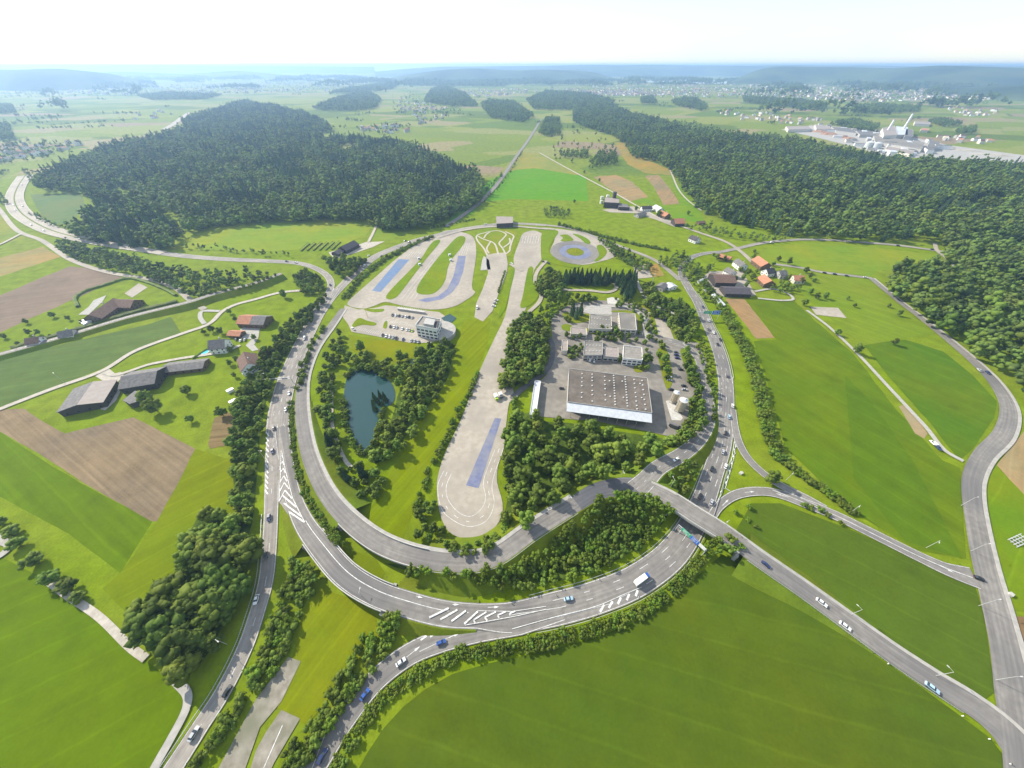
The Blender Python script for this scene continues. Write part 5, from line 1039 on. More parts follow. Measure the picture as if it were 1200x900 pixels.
# upper village
r = block('timber_works', [(709,231),(726,232.5),(725.5,238),(708,237)], 9, DWOOD, R_TAUPE, 'dark violet-brown timber works hall at the upper village', parapet=.3)
block('timber_works_annexe', [(723,237.5),(735,239.5),(738,243),(725,242.5)], 5.5, DWOOD, R_GRY, 'lower annexe right of the dark timber works hall', parapet=.2)
g_ = G(718.5, 238); o = empty('chip_tower', g_, .1, 'tall dark tower rising behind the timber works', 'tower'); mb = MB(); mb.box((0,0,9), (5.4,5.4,18)); part(mb, 'shaft', DWOOD, o); mb = MB(); mb.box((0,0,18.4), (5.8,5.8,.78)); part(mb, 'cap', R_DRK, o)
for x, y, rd, H, lab in ((705.2,233.5,3,5,'white round tank left of the timber works, upper one'),(704.6,238.5,3,5,'white round tank left of the timber works, lower one'),(712,231.5,3,4.5,'white round tank behind the timber works')):
    g_ = G(x, y); o = empty('storage_tank', g_, 0, lab, 'tank'); mb = MB(); mb.tube((0,0,0), (0,0,H), rd, n=18); part(mb, 'tank', WHITE, o); mb = MB(); mb.tube((0,0,H+.01), (0,0,H+1), rd, .3, 18); part(mb, 'lid', SKYL, o)
for args in (('village_house',(752,241.5),(764,241),5,8,4.6,WHITE,R_DRK,'white village house with a dark roof right of the timber works'),('village_house',(768.5,239.5),(776,243.5),6,8,4.6,WHITE,R_MET,'pale-roofed house at the upper end of the village'),
             ('village_house',(773.5,245.8),(784,250),6,9,5,WOOD,R_RED,'red-roofed house in the middle of the upper village'),('village_barn',(790,256),(802,255.6),8,10,5,DWOOD,R_RED,'red-roofed dark timber barn at the lower end of the upper village'),
             ('village_house',(746,250),(756,247.5),5,6.5,4,GREYW,R_GRY,'grey low house behind the round village tree'),('village_house',(811,275),(820,278.5),5.5,8,4.6,WHITE,R_DRK,'white house with dark roof alone below the village road'),('village_shed',(818,259),(826,258.4),4,5,3,WOOD,R_BRN,'small brown shed at the foot of the right wood'),
             ('red_shed',(843.5,297),(858,301),4.5,6,3.8,WOOD,R_RED,'long red-roofed shed at the junction above the white houses'),('white_house',(865,302.5),(874,309),5,9,5.5,WHITE,R_GRY,'upper white house with a grey roof near the lane'),
             ('white_house',(853,312.5),(862,317.5),4.6,9,5.5,WHITE,R_GRY,'lower white house with a grey roof above the big barn'),('dairy_barn',(836,322),(861,322.5),11,10,6,DWOOD,R_BRN,'big dark brown barn beside the white marquee'),
             ('cattle_shed',(848,337),(879,338),8.5,7,4.5,DWOOD,R_DRK,'long dark cattle shed with roof-lights below the big barn'),('red_barn',(889,299.5),(901,308),7,10,5.5,WOOD,R_RED,'large red and grey roofed barn beside the big meadow'),
             ('red_barn',(896,321),(905,329),6.5,9,5,WOOD,R_RED,'red-roofed barn with dark gable in the lower village'),('white_house',(898,315),(907.5,313.5),5,9,5,WHITE,R_DRK,'white house with a dark roof between the two red barns'),
             ('grey_house',(913,317),(922,316.5),5.5,8.5,4.8,GREYW,R_GRY,'grey-roofed house left of the rightmost red house'),('red_house',(930,322.5),(943,322.8),6,8,4.6,WHITE2,R_RED,'rightmost red-roofed house of the lower village'),
             ('hut',(773,335),(780,331),5,6,4,GREYW,R_GRY,'small grey-roofed hut among trees near the visitor car park'),('hut',(783,330.5),(790,335),5.5,5.5,4,WHITE,R_MET,'white-roofed hut among trees near the visitor car park')):
    nm, a, b, hw, Hr, He, wl, rf, lab = args; barn = 'barn' in nm or 'shed' in nm
    house(nm, a, b, hw, Hr, He, wl, rf, lab, 'barn' if barn else 'house', chimney=not barn, rows=[1.2] if barn else None, wstep=5 if barn else 3.4)
block('silage_shed', [(834,345),(837.5,343.5),(850.5,357),(845,358.5)], 4, WHITE, R_MET, 'long white-roofed shed slanting beside the main road hedge', 'shed', parapet=0)
g_ = G(821.5, 331); o = empty('marquee', g_, .6, 'white marquee tent beside the big dark brown barn', 'tent'); mb = MB(); mb.box((0,0,1.3), (10,5,2.6)); part(mb, 'side', WHITE, o); mb = MB(); mb.add([(-5,-2.6,2.61),(5,-2.6,2.61),(5,2.6,2.61),(-5,2.6,2.61),(-5,0,4.4),(5,0,4.4)], [(0,1,5,4),(2,3,4,5),(1,2,5),(3,0,4)]); part(mb, 'top', WHITE, o)
# ================================================================== vehicles
def car_body(paint_slot=0, van=False):
    """lofted saloon body: rows of cross-sections front to rear; windows are separate"""
    mb = MB(); L = 4.4
    prof = [(-2.2,.45,.62),(-2.1,.35,.78),(-1.2,.28,.92),(-1.0,.28,.95),(1.35,.28,.98),(1.9,.3,.95),(2.12,.35,.82),(2.2,.45,.65)]
    if van: prof = [(-2.5,.45,.8),(-2.4,.35,1.05),(-1.6,.3,1.15),(-1.5,.3,1.16),(2.3,.3,1.2),(2.42,.3,1.2),(2.48,.35,1.2),(2.5,.45,1.15)]
    V = []; 
    for x, zb, zt in prof:
        w = .88*(1-.10*(abs(x)/2.2)**4)
        V += [(x,-w*.92,zb),(x,-w,(zb+zt)/2),(x,-w*.93,zt),(x,w*.93,zt),(x,w,(zb+zt)/2),(x,w*.92,zb)]
    n = len(prof); F = []
    for i in range(n-1):
        for k in range(6): F.append((6*i+k, 6*i+6+k, 6*i+6+(k+1)%6, 6*i+(k+1)%6))
    F += [tuple(range(6)), tuple(6*(n-1)+k for k in range(5,-1,-1))]; mb.add(V, F)
    # roof skin
    zr = 1.95 if van else 1.46; a, b = (-.75, 2.25) if van else (-.25, 1.05); m = .72 if van else .6
    mb.add([(a,-m,zr),(b,-m,zr),(b,m,zr),(a,m,zr),(a-.05,-m,zr-.06),(b+.05,-m,zr-.06),(b+.05,m,zr-.06),(a-.05,m,zr-.06)], [(0,1,2,3),(7,6,5,4),(0,4,5,1),(1,5,6,2),(2,6,7,3),(3,7,4,0)])
    if van: mb.add([(.2,-.8,1.14),(2.3,-.8,1.14),(2.28,-.735,zr-.05),(.2,-.735,zr-.05),(.2,.8,1.14),(2.3,.8,1.14),(2.28,.735,zr-.05),(.2,.735,zr-.05)], [(0,1,2,3),(5,4,7,6),(1,5,6,2)])
    return mb
def cabin(van=False):
    mb = MB(); zr = 1.9 if van else 1.41; zb = 1.1 if van else .93; a0, a1, b1, b0 = (-1.5,-.82,2.2,2.28) if van else (-1.05,-.28,1.08,1.7); m0, m1 = (.79,.73) if van else (.8,.61)
    V = [(a0,-m0,zb),(b0,-m0,zb),(b0,m0,zb),(a0,m0,zb),(a1,-m1,zr),(b1,-m1,zr),(b1,m1,zr),(a1,m1,zr)]
    mb.add(V, [(0,1,5,4),(1,2,6,5),(2,3,7,6),(3,0,4,7)]); return mb
def wheel():
    mb = MB(); mb.tube((0,-.11,0), (0,.11,0), .32, n=12); return mb
PAINTS = {n: noise_mat('car_paint_'+n, [v*.92 for v in c], c, 2, .3, 2, spec=.5) for n, c in dict(white=(.78,.78,.77), silver=(.42,.43,.45), black=(.015,.015,.018), navy=(.02,.035,.12), blue=(.03,.09,.33), grey=(.12,.12,.13), pale=(.35,.5,.62), lime=(.4,.6,.03), red=(.4,.04,.03)).items()}
LAMP = flat('lamp_glass', (.75,.75,.7), .2); TAIL = flat('tail_lamp', (.35,.02,.02), .3)
CARM = {}; 
for v in (False, True): CARM[v] = (car_body(van=v).mesh('body', [PAINTS['white']]), cabin(v).mesh('windows', [GLASS]))
WM = wheel().mesh('wheel', [DARK]); mb = MB(); mb.box((0,0,0), (.06,.34,.16)); HL = mb.mesh('headlight', [LAMP]); mb = MB(); mb.box((0,0,0), (.06,.3,.16)); TL = mb.mesh('tail_light', [TAIL])
def car(x, y, dx, dy, paint, label, group=None, van=False, full=True, z=.62, off=None):
    """a car at a photograph position heading along (dx, dy)"""
    p = G(x, y, z); q = G(x+dx, y+dy, z); ang = math.atan2(q.y-p.y, q.x-p.x)+math.pi
    nm = 'van' if van else 'car'; r = empty(nm, (p.x, p.y, z), ang, label, nm, group); s = R.uniform(.96, 1.06); r.scale = (s, s, s)
    o = link('body', CARM[van][0], r); o.material_slots[0].link = 'OBJECT'; o.material_slots[0].material = PAINTS[paint]; link('windows', CARM[van][1], r)
    if full:
        for wx in ((-1.6, 1.6) if van else (-1.35, 1.3)):
            for wy in (-.78, .78): w = link('wheel', WM, r); w.location = (wx, wy, .32)
        e = 2.48 if van else 2.17
        for wy in (-.58, .58): h = link('headlight', HL, r); h.location = (-e, wy, .66); h = link('tail_light', TL, r); h.location = (e, wy, .7)
    return r
for a in ((228,860,8,-13,'silver','silver car on the lower left road, nearest the bottom edge'),(267,810,8,-13,'black','dark car on the lower left road below the lamp post'),(301,703,-4,14,'white','white car on the left road where it starts to bend away'),(312,651,-2,14,'grey','dark grey car on the left road beside the tall grove, lower one'),
          (315.5,607,-1,14,'navy','dark navy car on the left road beside the tall grove, upper one'),(319.5,529,0,14,'navy','navy car beside the hatched strip of the outer road'),(321,502,2,-14,'grey','grey car just above the hatched strip of the outer road'),(335,480,-2,12,'white','white car above the chevrons, lower of two'),(339,461,-2,12,'white','white car above the chevrons, upper of two, near the gantry'),
          (387,334,0,-9,'navy','dark blue car on the bend of the joining road'),(336,306.5,10,1,'grey','dark car on the road left of the joining bend, left one'),(347,308,10,1,'white','white car on the road left of the joining bend, right one'),
          (475,282.5,10,-3.5,'black','black car on the upper ring road, left of a close pair'),(479.5,284,-10,3.5,'black','black car on the upper ring road, right of a close pair'),(432,300,10,-6,'white','white car on the nursery side of the ring road'),(447,300.5,-10,5,'black','dark car on the ring road near its white hatching'),(569,263,10,-.8,'white','white car on the ring road left of the gallery'),
          (378,886,6,-11,'navy','navy estate car on the merging road at the bottom edge'),(428,814,8,-11,'blue','blue car on the merging road, second from the bottom'),(470,776,10,-8,'white','white car with a dark roof on the merging road'),(517,753,10,-4,'blue','bright blue car on the merging road by the hedge bush'),(666,702,10,-2,'pale','pale blue car at the end of the striped nose'),
          (833.5,589,4,-10,'silver','silver car on the main road just above the overpass, right lane'),(820,582,5,-10,'black','black car on the main road just above the overpass, left lane'),(850,547,3,-10,'white','white car next to the right hatching of the main road'),(834,550,4,-10,'black','black car in the left lane of the main road below the hatching start'),
          (847,530,3,-10,'silver','silver car in the middle lane above the white one'),(850.5,508,1.5,-10,'black','black car in the middle lane of the main road'),(854,489,1,-10,'pale','pale blue car in the middle lane of the main road'),(858.5,476,.5,-10,'white','white car in the right lane of the main road'),(852,441,-1,-10,'grey','grey car on the main road near the roadside shrubs'),
          (841,404,3,8,'black','black car of a close pair below the upper sign gantry, lower one'),(844,398.5,3,8,'black','black car of a close pair below the upper sign gantry, upper one'),(836,390,3,8,'white','white car below the upper sign gantry, right lane'),(830,386.5,3,8,'grey','dark grey car in the left lane below the upper sign gantry'),(830.5,376,3,8,'white','white car directly below the upper sign gantry'),(823.5,360,3,8,'navy','dark car passing the upper sign gantry'),(798.5,315,-1,-8,'black','dark car at the bend where the main road meets the ring road'),
          (1146.5,678,10,3.6,'black','black car entering the right road junction'),(1157,437,8,7,'navy','dark blue car on the curving right road beside the wood'),(1147,434,-8,-7,'silver','pale car on the curving right road beside the wood'),(1098.5,525,7,7,'navy','dark car at the end of the straight field path'),
          (966,320,10,1.6,'black','first dark car from the left on the lane above the pale meadow'),(978,321.5,10,1.6,'navy','second dark car from the left on the lane above the pale meadow'),(992,323.6,10,1.6,'black','third dark car from the left on the lane above the pale meadow'),(1014,325.5,10,1.6,'white','white car waiting at the end of the lane above the pale meadow'),
          (1052,288,10,.8,'grey','dark car on the road along the top of the big meadow'),(1092,292.6,10,1.2,'navy','dark car near the forest end of the top meadow road')):
    car(*a)
for a in ((825.5,478,1,-8,'black','black car climbing the estate ramp',2.1),(792,539,-9,5,'white','white car on the curve of the estate ramp',5.4),(897,662,8,6,'navy','navy car on the overpass road past the bridge',4.9),(962,706.5,8,6,'white','white car on the long straight right of the overpass, upper one',2.2),(989.5,734,8,6,'white','white car on the long straight right of the overpass, middle one',1.2),(1091,806,8,6,'pale','pale car with a light blue roof on the long straight, lowest one',.65)):
    car(*a[:6], z=a[6])
for x, y, dx, dy, lab in ((357,397,-5,11,'white delivery van on the wide road beside the hedge'),(427,312,-10,7,'white van on the ring road near the wedge trees'),(904,284.5,10,-.6,'white van on the top meadow road near the junction'),(414,386,3,2,'white van at the left end of the office car park'),(1093,520,-8,-7,'white van parked on the straight field path'),(559,361,0,8,'white van on the training yard')):
    car(x, y, dx, dy, 'white', lab, van=True)
# parked cars
def parked(lst, dx, dy, lab, group):
    for i, (x, y, pnt) in enumerate(lst): car(x, y, dx, dy, pnt, lab.format(c=pnt if pnt not in ('pale', 'lime') else {'pale': 'pale blue', 'lime': 'lime green'}[pnt], k=['first','second','third','fourth','fifth','sixth','seventh','eighth','ninth'][i]), group, full=True, z=.45)
parked([(460,369.5,'grey'),(464,370,'white'),(468,370.5,'black'),(471.5,371,'silver'),(475.5,371.5,'white'),(479.5,372,'black'),(483,372.5,'silver')], -3, 6, '{c} car, {k} from the left in the upper row of the office car park', 'upper row of parked cars')
parked([(457.5,383,'black'),(462,383.6,'white'),(465,384.2,'silver'),(471.5,385.6,'white'),(477,386.6,'white'),(480,387.3,'silver'),(483,388,'lime')], -2, 6, '{c} car, {k} from the left in the middle row of the office car park', 'middle row of parked cars')
parked([(448.5,393,'black'),(452.7,394,'white'),(456.6,394.7,'white'),(460.7,395.6,'silver'),(464.5,396.6,'black'),(472.5,398,'navy'),(482,399.5,'silver'),(486,400.2,'silver'),(490,400.8,'silver')], -2, 6, '{c} car, {k} from the left in the lower row of the office car park', 'lower row of parked cars')
parked([(792,413,'grey'),(792.5,416.3,'navy'),(793.5,420,'navy'),(797.5,433.5,'black'),(801,452.5,'black'),(802,457,'silver')], 9, 1, '{c} car, {k} from the top in the right column of the estate car park', 'right column in the estate car park')
parked([(784,442,'silver'),(784.5,446,'silver'),(786.5,457,'black')], 9, 1, '{c} car, {k} from the top in the left column of the estate car park', 'left column in the estate car park')
parked([(581.5,352,'white'),(580,355.5,'silver'),(578.5,359,'white')], 8, 1, '{c} car, {k} from the top in the column on the training yard', 'cars on the training yard')
parked([(277,398,'navy'),(282,399.5,'white'),(287,398.5,'silver')], 3, -7, '{c} car, {k} from the left on the upper farm yard', 'cars on the upper farm yard')
for a in ((658,455.5,9,0,'black','black car alone in the yard left of the warehouse'),(696,423.5,1,8,'white','white car in front of the left workshop'),(779.5,375.5,9,0,'blue','blue car alone in the small car park above the estate'),(636.5,307,6,2,'black','dark car beside the test track by the skid circle, left one'),(643,309,6,2,'black','dark car beside the test track by the skid circle, right one'),(599.5,309,5,2,'white','white car between the two test ground yards'),
          (747,315,9,1,'white','white car in the visitor car park'),(857,346,9,0,'white','white car in front of the cattle shed, left one'),(876,347.5,9,0,'white','white car in front of the cattle shed, right one'),(826,341,6,4,'silver','silver car beside the marquee'),(417,291,6,-3,'black','dark car at the nursery entrance, left one'),(421,289,6,-3,'black','dark car at the nursery entrance, right one'),
          (762,246.5,8,1,'white','white car among the upper village houses'),(785,254,8,1,'silver','silver car beside the red-roofed upper village house')): car(*a[:6], z=.45)
for i, (x, y, dx, dy) in enumerate(((26,217,-4,-9),(16.5,241,3,9),(18.5,247,4,9),(27,242,-3,-9),(37,264,-9,-6),(52,271,9,4),(95,281,9,2))): car(x, y, dx, dy, 'white', ['white van, farthest on the motorway bend','white van, left carriageway of the motorway bend, upper one','white van, left carriageway of the motorway bend, lower one','white van, right carriageway of the motorway bend','white van where the motorway leaves the bend','white van heading away from the motorway bend','white van on the motorway below the small green field'][i], 'vans on the motorway', van=True)
# box lorry
def lorry(x, y, dx, dy, label, L=7.5, cab='white', box=None, z=.65):
    p = G(x, y, z); q = G(x+dx, y+dy, z); r = empty('lorry', p, math.atan2(q.y-p.y, q.x-p.x), label, 'lorry')
    mb = MB(); mb.box((-.9,0,2.1), (L-2.2,2.4,2.5)); part(mb, 'cargo_box', box or WHITE, r); mb = MB(); mb.box((L/2-1,0,1.5), (1.7,2.2,1.9)); part(mb, 'cab', PAINTS[cab], r)
    mb = MB(); mb.box((L/2-.13,0,1.95), (.06,1.9,.7)); part(mb, 'windscreen', GLASS, r); mb = MB(); mb.box((-.2,0,.7), (L-.6,1.2,.3)); part(mb, 'chassis', DARK, r)
    for wx in (L/2-1.2, -L/2+1.4):
        for wy in (-1, 1): w = link('wheel', WM, r); w.location = (wx, wy, .45); w.scale = (1.4, 1.5, 1.4)
lorry(751,680,9,-6.5,'white box lorry with a blue lower side on the main road below the overpass', 9, 'blue')
lorry(581.5,467,3,7,'small white lorry parked beside the long test track, left one', 6, 'lime', z=.4); lorry(587,465,3,7,'small white trailer lorry parked beside the long test track, right one', 5, 'grey', z=.4)
lorry(790,501,8,3,'dark lorry at the lower corner of the warehouse yard', 8, 'black', R_GRY, z=.4)
# ================================================================== lamps, signs, small things
def lamp(x, y, H=9.1, tx=None, ty=None, label='', z=0, arm=1.6):
    p = G(x, y, z); q = G(tx, ty, z); a = math.atan2(q.y-p.y, q.x-p.x); r = empty('street_lamp', (p.x, p.y, 0), a, label, 'street lamp')
    mb = MB(); mb.tube((0,0,0), (0,0,z+H), .13, .08, 8); part(mb, 'pole', STEEL, r); mb = MB(); mb.tube((0,0,z+H-.05), (arm,0,z+H+.15), .06, .06, 6); part(mb, 'arm', STEEL, r); mb = MB(); mb.box((arm+.35,0,z+H+.17), (.9,.36,.16)); part(mb, 'lamp_head', SKYL, r)
for x, y, tx, ty, lab, z in ((995,721,985,712,'street lamp on the straight right of the overpass, upper one',0),(1096,792,1086,782,'street lamp on the straight right of the overpass, lower one',0),(1166,797,1180,797,'street lamp at the bottom junction of the right road',0),(1146.5,710,1160,708,'street lamp just below the slip road junction',0),(1137,646,1150,645,'street lamp on the right road above the slip road junction',0),(1126,592.5,1140,590,'street lamp on the right road above the others',0),
        (846.5,618.5,840,624,'street lamp at the right end of the overpass',4),(726.5,561,730,572,'street lamp at the wood edge on the inner loop road',2.5),(665,589.5,670,597,'street lamp on the inner loop road left of the junction',5),(266,755,280,765,'street lamp on the bank between grove and lower left road',0),(311,538,325,540,'street lamp beside the hatched strip',0),(312,448,330,446,'street lamp in the hedge left of the wide road',0),(785,572,778,560,'street lamp inside the overpass wedge',4),(427,702,430,690,'street lamp at the outer kerb of the underpass bridge',0),
        (838,466,846,464,'street lamp between ramp and main road',0),(921,563,915,570,'street lamp at the meeting of the two slip roads',0),(996,601,990,608,'street lamp on the slip road, middle one',0),(1085,642,1080,652,'street lamp on the slip road near the right junction',0),(75,448,72,444,'street lamp beside the farm lane above the largest barn',0)):
    lamp(x, y, 9.1, tx, ty, lab, z)
for i, (x, y) in enumerate(((600,708),(652,698.5),(702,680),(744,657),(520,700),(470,683),(640,745),(700,721),(748,700),(560,765),(505,790),(880,640),(930,675),(965,723),(1040,778),(1127,839),(1158,866),(1182,895))):
    g_ = G(x, y); o = empty('marker_post', g_, 0, ['on the inner verge left of the striped nose','on the inner verge right of the pale blue car','on the inner verge above the lorry','on the inner verge near the sign gantry','on the inner verge where the arrows begin','at the start of the underpass bridge','on the outer verge at the hedge left part','on the outer verge at the striped kerb','on the outer verge by the lorry','on the merging road bend','on the merging road lower bend','at the overpass lower side','at the overpass end','at the straight road upper verge','on the straight road middle verge','on the straight road lower verge','at the bottom junction, upper','at the bottom junction, lower'][i], 'marker post', 'white marker posts')
    o['label'] = 'white roadside marker post '+o['label']; mb = MB(); mb.box((0,0,.6), (.3,.3,1.2)); part(mb, 'post', WHITE, o); mb = MB(); mb.box((0,0,1.3), (.32,.32,.18)); part(mb, 'band', DARK, o)
def gantry(a, b, H, panels, label, z=.3, flip=1):
    """portal over the road from foot a to foot b; panels = (start, end, height, material) as shares of the span"""
    p, q = G(*a), G(*b); d = q-p; L = d.length; r = empty('sign_gantry', (p.x, p.y, 0), math.atan2(d.y, d.x), label, 'sign gantry')
    for x in (0, L): mb = MB(); mb.tube((x,0,0), (x,0,H), .22, n=8); part(mb, 'post', STEEL, r)
    mb = MB(); mb.box((L/2,0,H), (L,.35,.35)); mb.box((L/2,0,H-1.4), (L,.25,.25)); part(mb, 'beam', STEEL, r)
    for s, e, h, m in panels:
        mb = MB(); w = (e-s)*L; mb.box(((s+e)/2*L, -.35*flip, H-.3), (w, .12, h)); o = part(mb, 'sign_panel', m, r)
        mb = MB()   # white border, arrow and lines of lettering too small to read
        y = -.42*flip
        if m is not WHITE:
            f = [(s*L+.1, h/2-.08, w-.2, .08), (s*L+.1, -h/2, w-.2, .08)]
            for k in range(3): f.append((s*L+w*.14, h*.22-k*h*.24, w*(.55 if k != 1 else .4), h*.1))
            f += [(s*L+w*.78, -h*.3, w*.05, h*.5)]
            for x, zz, ww, hh in f: mb.box((x+ww/2, y, H-.3+zz+hh/2), (ww, .02, hh))
            mb.add([(s*L+w*.72, y-.011*flip, H-.3+h*.16), (s*L+w*.89, y-.011*flip, H-.3+h*.16), (s*L+w*.805, y-.011*flip, H-.3+h*.38)], [(0,1,2)]); part(mb, 'lettering', PAINT, o)
gantry((790.5,622), (822,651), 7.2, ((.14,.46,3.0,SIGNG),(.47,.74,3.4,SIGNB),(.76,.98,2.6,WHITE)), 'sign gantry with green, blue and white panels below the overpass')
gantry((814,374), (840,374.5), 8.5, ((.28,.62,3.4,SIGNG),(.66,1.0,4.4,SIGNB)), 'upper sign gantry with a green and a blue panel over the main road')
gantry((311,452), (344,449), 6.5, ((.1,.32,1.6,STEEL),(.7,.9,1.6,STEEL)), 'grey sign gantry over the wide road seen from behind')
for x, y, H, lab in ((752.5,394,25,'very tall thin light mast beside the estate lane'),(765,330,9,'thin mast in the trees near the grey hut')):
    g_ = G(x, y); o = empty('light_mast', g_, 0, lab, 'mast'); mb = MB(); mb.tube((0,0,0), (0,0,H), .4, .22, 8); part(mb, 'pole', STEEL, o); mb = MB(); mb.box((0,0,H+.3), (1.6,.5,.6)); part(mb, 'lamp_head', SKYL, o)
for x, y, lab in ((507.5,283,'yellow flag pole on the left grass strip of the test pad'),(536.5,283,'yellow flag pole on the right grass strip of the test pad'),(674,296,'yellow mast in the middle of the skid circle'),(431,372,'yellow crane-like pole beside the office car park')):
    g_ = G(x, y); H = 5 if x != 431 else 10; o = empty('yellow_mast', g_, 0, lab, 'mast'); mb = MB(); mb.tube((0,0,0), (0,0,H), .25, .2, 8); part(mb, 'pole', YEL, o) if 'YEL' in globals() else None
    if 'YEL' not in globals(): YEL = flat('yellow_paint', (.6,.5,.03)); part(mb, 'pole', YEL, o)
    mb = MB(); mb.box((.7,0,H-.5), (1.4,.12,.9)); part(mb, 'sign', YEL, o)
for i, (x, y) in enumerate(((527,300),(528.5,306),(491,304),(492,311))):
    g_ = G(x, y); o = empty('control_hut', g_, .4, ['upper white control hut beside the curved blue strip','lower white control hut beside the curved blue strip','upper white control hut beside the straight blue strip','lower white control hut beside the straight blue strip'][i], 'hut', 'control huts on the test pad'); mb = MB(); mb.box((0,0,1.3), (3,2.4,2.6)); part(mb, 'wall', WHITE, o); mb = MB(); mb.box((0,0,2.7), (3.4,2.8,.18)); part(mb, 'roof', R_MET, o); mb = MB(); mb.box((0,-1.22,1.6), (1.8,.05,.9)); part(mb, 'window', GLASS, o)
for i in range(11):
    t = i/10; x, y = 591.5-7.5*t, 319+24*t; o = shrub(G(x, y).x, G(x, y).y, .75, 'small dark clipped tree in the row beside the training yard', 'row of small trees beside the training yard', cat='small tree', hz=1.3)
# pylon-like steel frame at right edge
g_ = G(1192, 634); o = empty('steel_frame', g_, .3, 'grey lattice frame lying in the meadow at the right border', 'frame')
for k in range(4): mb = MB(); mb.tube((-5+k*.2, -2+k*1.3, .3), (5, -2+k*1.3, 1.5), .2); part(mb, 'beam', STEEL, o)
for k in range(5): mb = MB(); mb.tube((-4+k*2, -2.2, .5+k*.2), (-4+k*2, 2.2, .6+k*.2), .15); part(mb, 'crossbar', STEEL, o)
for x, y, lab in ((868,555,'small pale boulder on the grass between main road and slip road'),(1183,697,'white sign box beside the right junction')):
    g_ = G(x, y); o = empty('marker_stone', g_, .5, lab, 'marker'); mb = MB(); mb.prism([(-1,-.8),(.9,-.9),(1.2,.5),(0,1),(-1.1,.6)], 0, 1.3); part(mb, 'stone', CONC_P, o)
# silage stack, bee houses, vegetable rows near the left hedge
for x, y, lab in ((271,459,'small white caravan-like hut at the roadside hedge, upper one'),(274,472,'small white hut at the roadside hedge above the vegetable garden')):
    g_ = G(x, y); o = empty('garden_hut', g_, .9, lab, 'hut'); mb = MB(); mb.box((0,0,1.1), (4.5,2.4,2.2)); part(mb, 'wall', WHITE, o); mb = MB(); mb.box((0,0,2.3), (4.8,2.7,.19)); part(mb, 'roof', R_MET, o)
# ================================================================== villages and industry far away
def far_house_mesh(k):
    rr = random.Random(k); mb = MB(); L, W_, H = rr.uniform(9, 16), rr.uniform(8, 11), rr.uniform(4.5, 8); hr = H+rr.uniform(2.5, 4); l, w = L/2, W_/2
    V = [(-l,-w,0),(l,-w,0),(l,w,0),(-l,w,0),(-l,-w,H),(l,-w,H),(l,w,H),(-l,w,H),(-l,0,hr),(l,0,hr)]
    mb.add(V, [(0,1,5,4),(2,3,7,6),(1,2,6,9,5),(3,0,4,8,7)], 0); mb.add(V, [(4,5,9,8),(6,7,8,9)], 1)
    return mb.mesh('house', [(WHITE2, GREYW, WHITE)[k % 3], (R_BRN, R_RED, R_GRY, R_BRN, R_TAUPE)[k % 5]])
FH = [far_house_mesh(k) for k in range(8)]; PH = protos('house', FH)
VIL = [([(462,120),(500,112),(515,118),(495,130),(470,134)], 34, 'of the small hazy village left of the rounded wood'), ([(486,124),(522,126),(526,136),(495,148),(484,140)], 30, 'of the village below the rounded wood'), ([(412,150),(470,147),(482,156),(432,157)], 24, 'of the hamlet just above the left wood'),
       ([(2,167),(55,170),(95,166),(98,172),(40,184),(0,190)], 30, 'of the village at the left border above the motorway'), ([(148,134),(190,130),(205,134),(190,140),(150,140)], 10, 'of the hamlet beside the far motorway'), ([(905,138),(960,140),(985,143),(960,147),(915,146)], 16, 'before the pale industrial sheds'),
       ([(1085,158),(1120,160),(1165,164),(1160,170),(1095,166)], 18, 'of the farm hamlet right of the chimneys'), ([(1100,124),(1165,128),(1170,137),(1110,136)], 30, 'of the village below the right hillside'), ([(815,128),(900,132),(940,138),(930,146),(870,141)], 30, 'of the hamlet above the right wood')]
k_ = 0
for px, n_, where in VIL:
    for x, y in pxrand(px, n_, 100+n_+int(px[0][0])):
        o = link('village_house', FH[k_ % 8]); k_ += 1; o.location = (x, y, 0); o.rotation_euler = (0, 0, R.random()*3.14); s = R.uniform(.8, 1.25); o.scale = (s, s, s); tag(o, 'small pale house '+where, 'house', 'houses '+where)
town = pxrand([(640,104),(760,99),(900,99),(1060,102),(1150,112),(1170,118),(1000,120),(900,114),(780,114),(700,112),(650,110)], 1100, 31)+pxrand([(0,108),(200,100),(420,95),(480,100),(380,108),(150,112)], 420, 32)+pxrand([(520,106),(620,104),(640,108),(560,114)], 120, 33)+pxrand([(640,107),(740,106),(800,112),(700,113)], 260, 34)
mass('distant_town', town, PH, .8, 1.6, 'hazy distant towns of countless pale houses', cat='town')
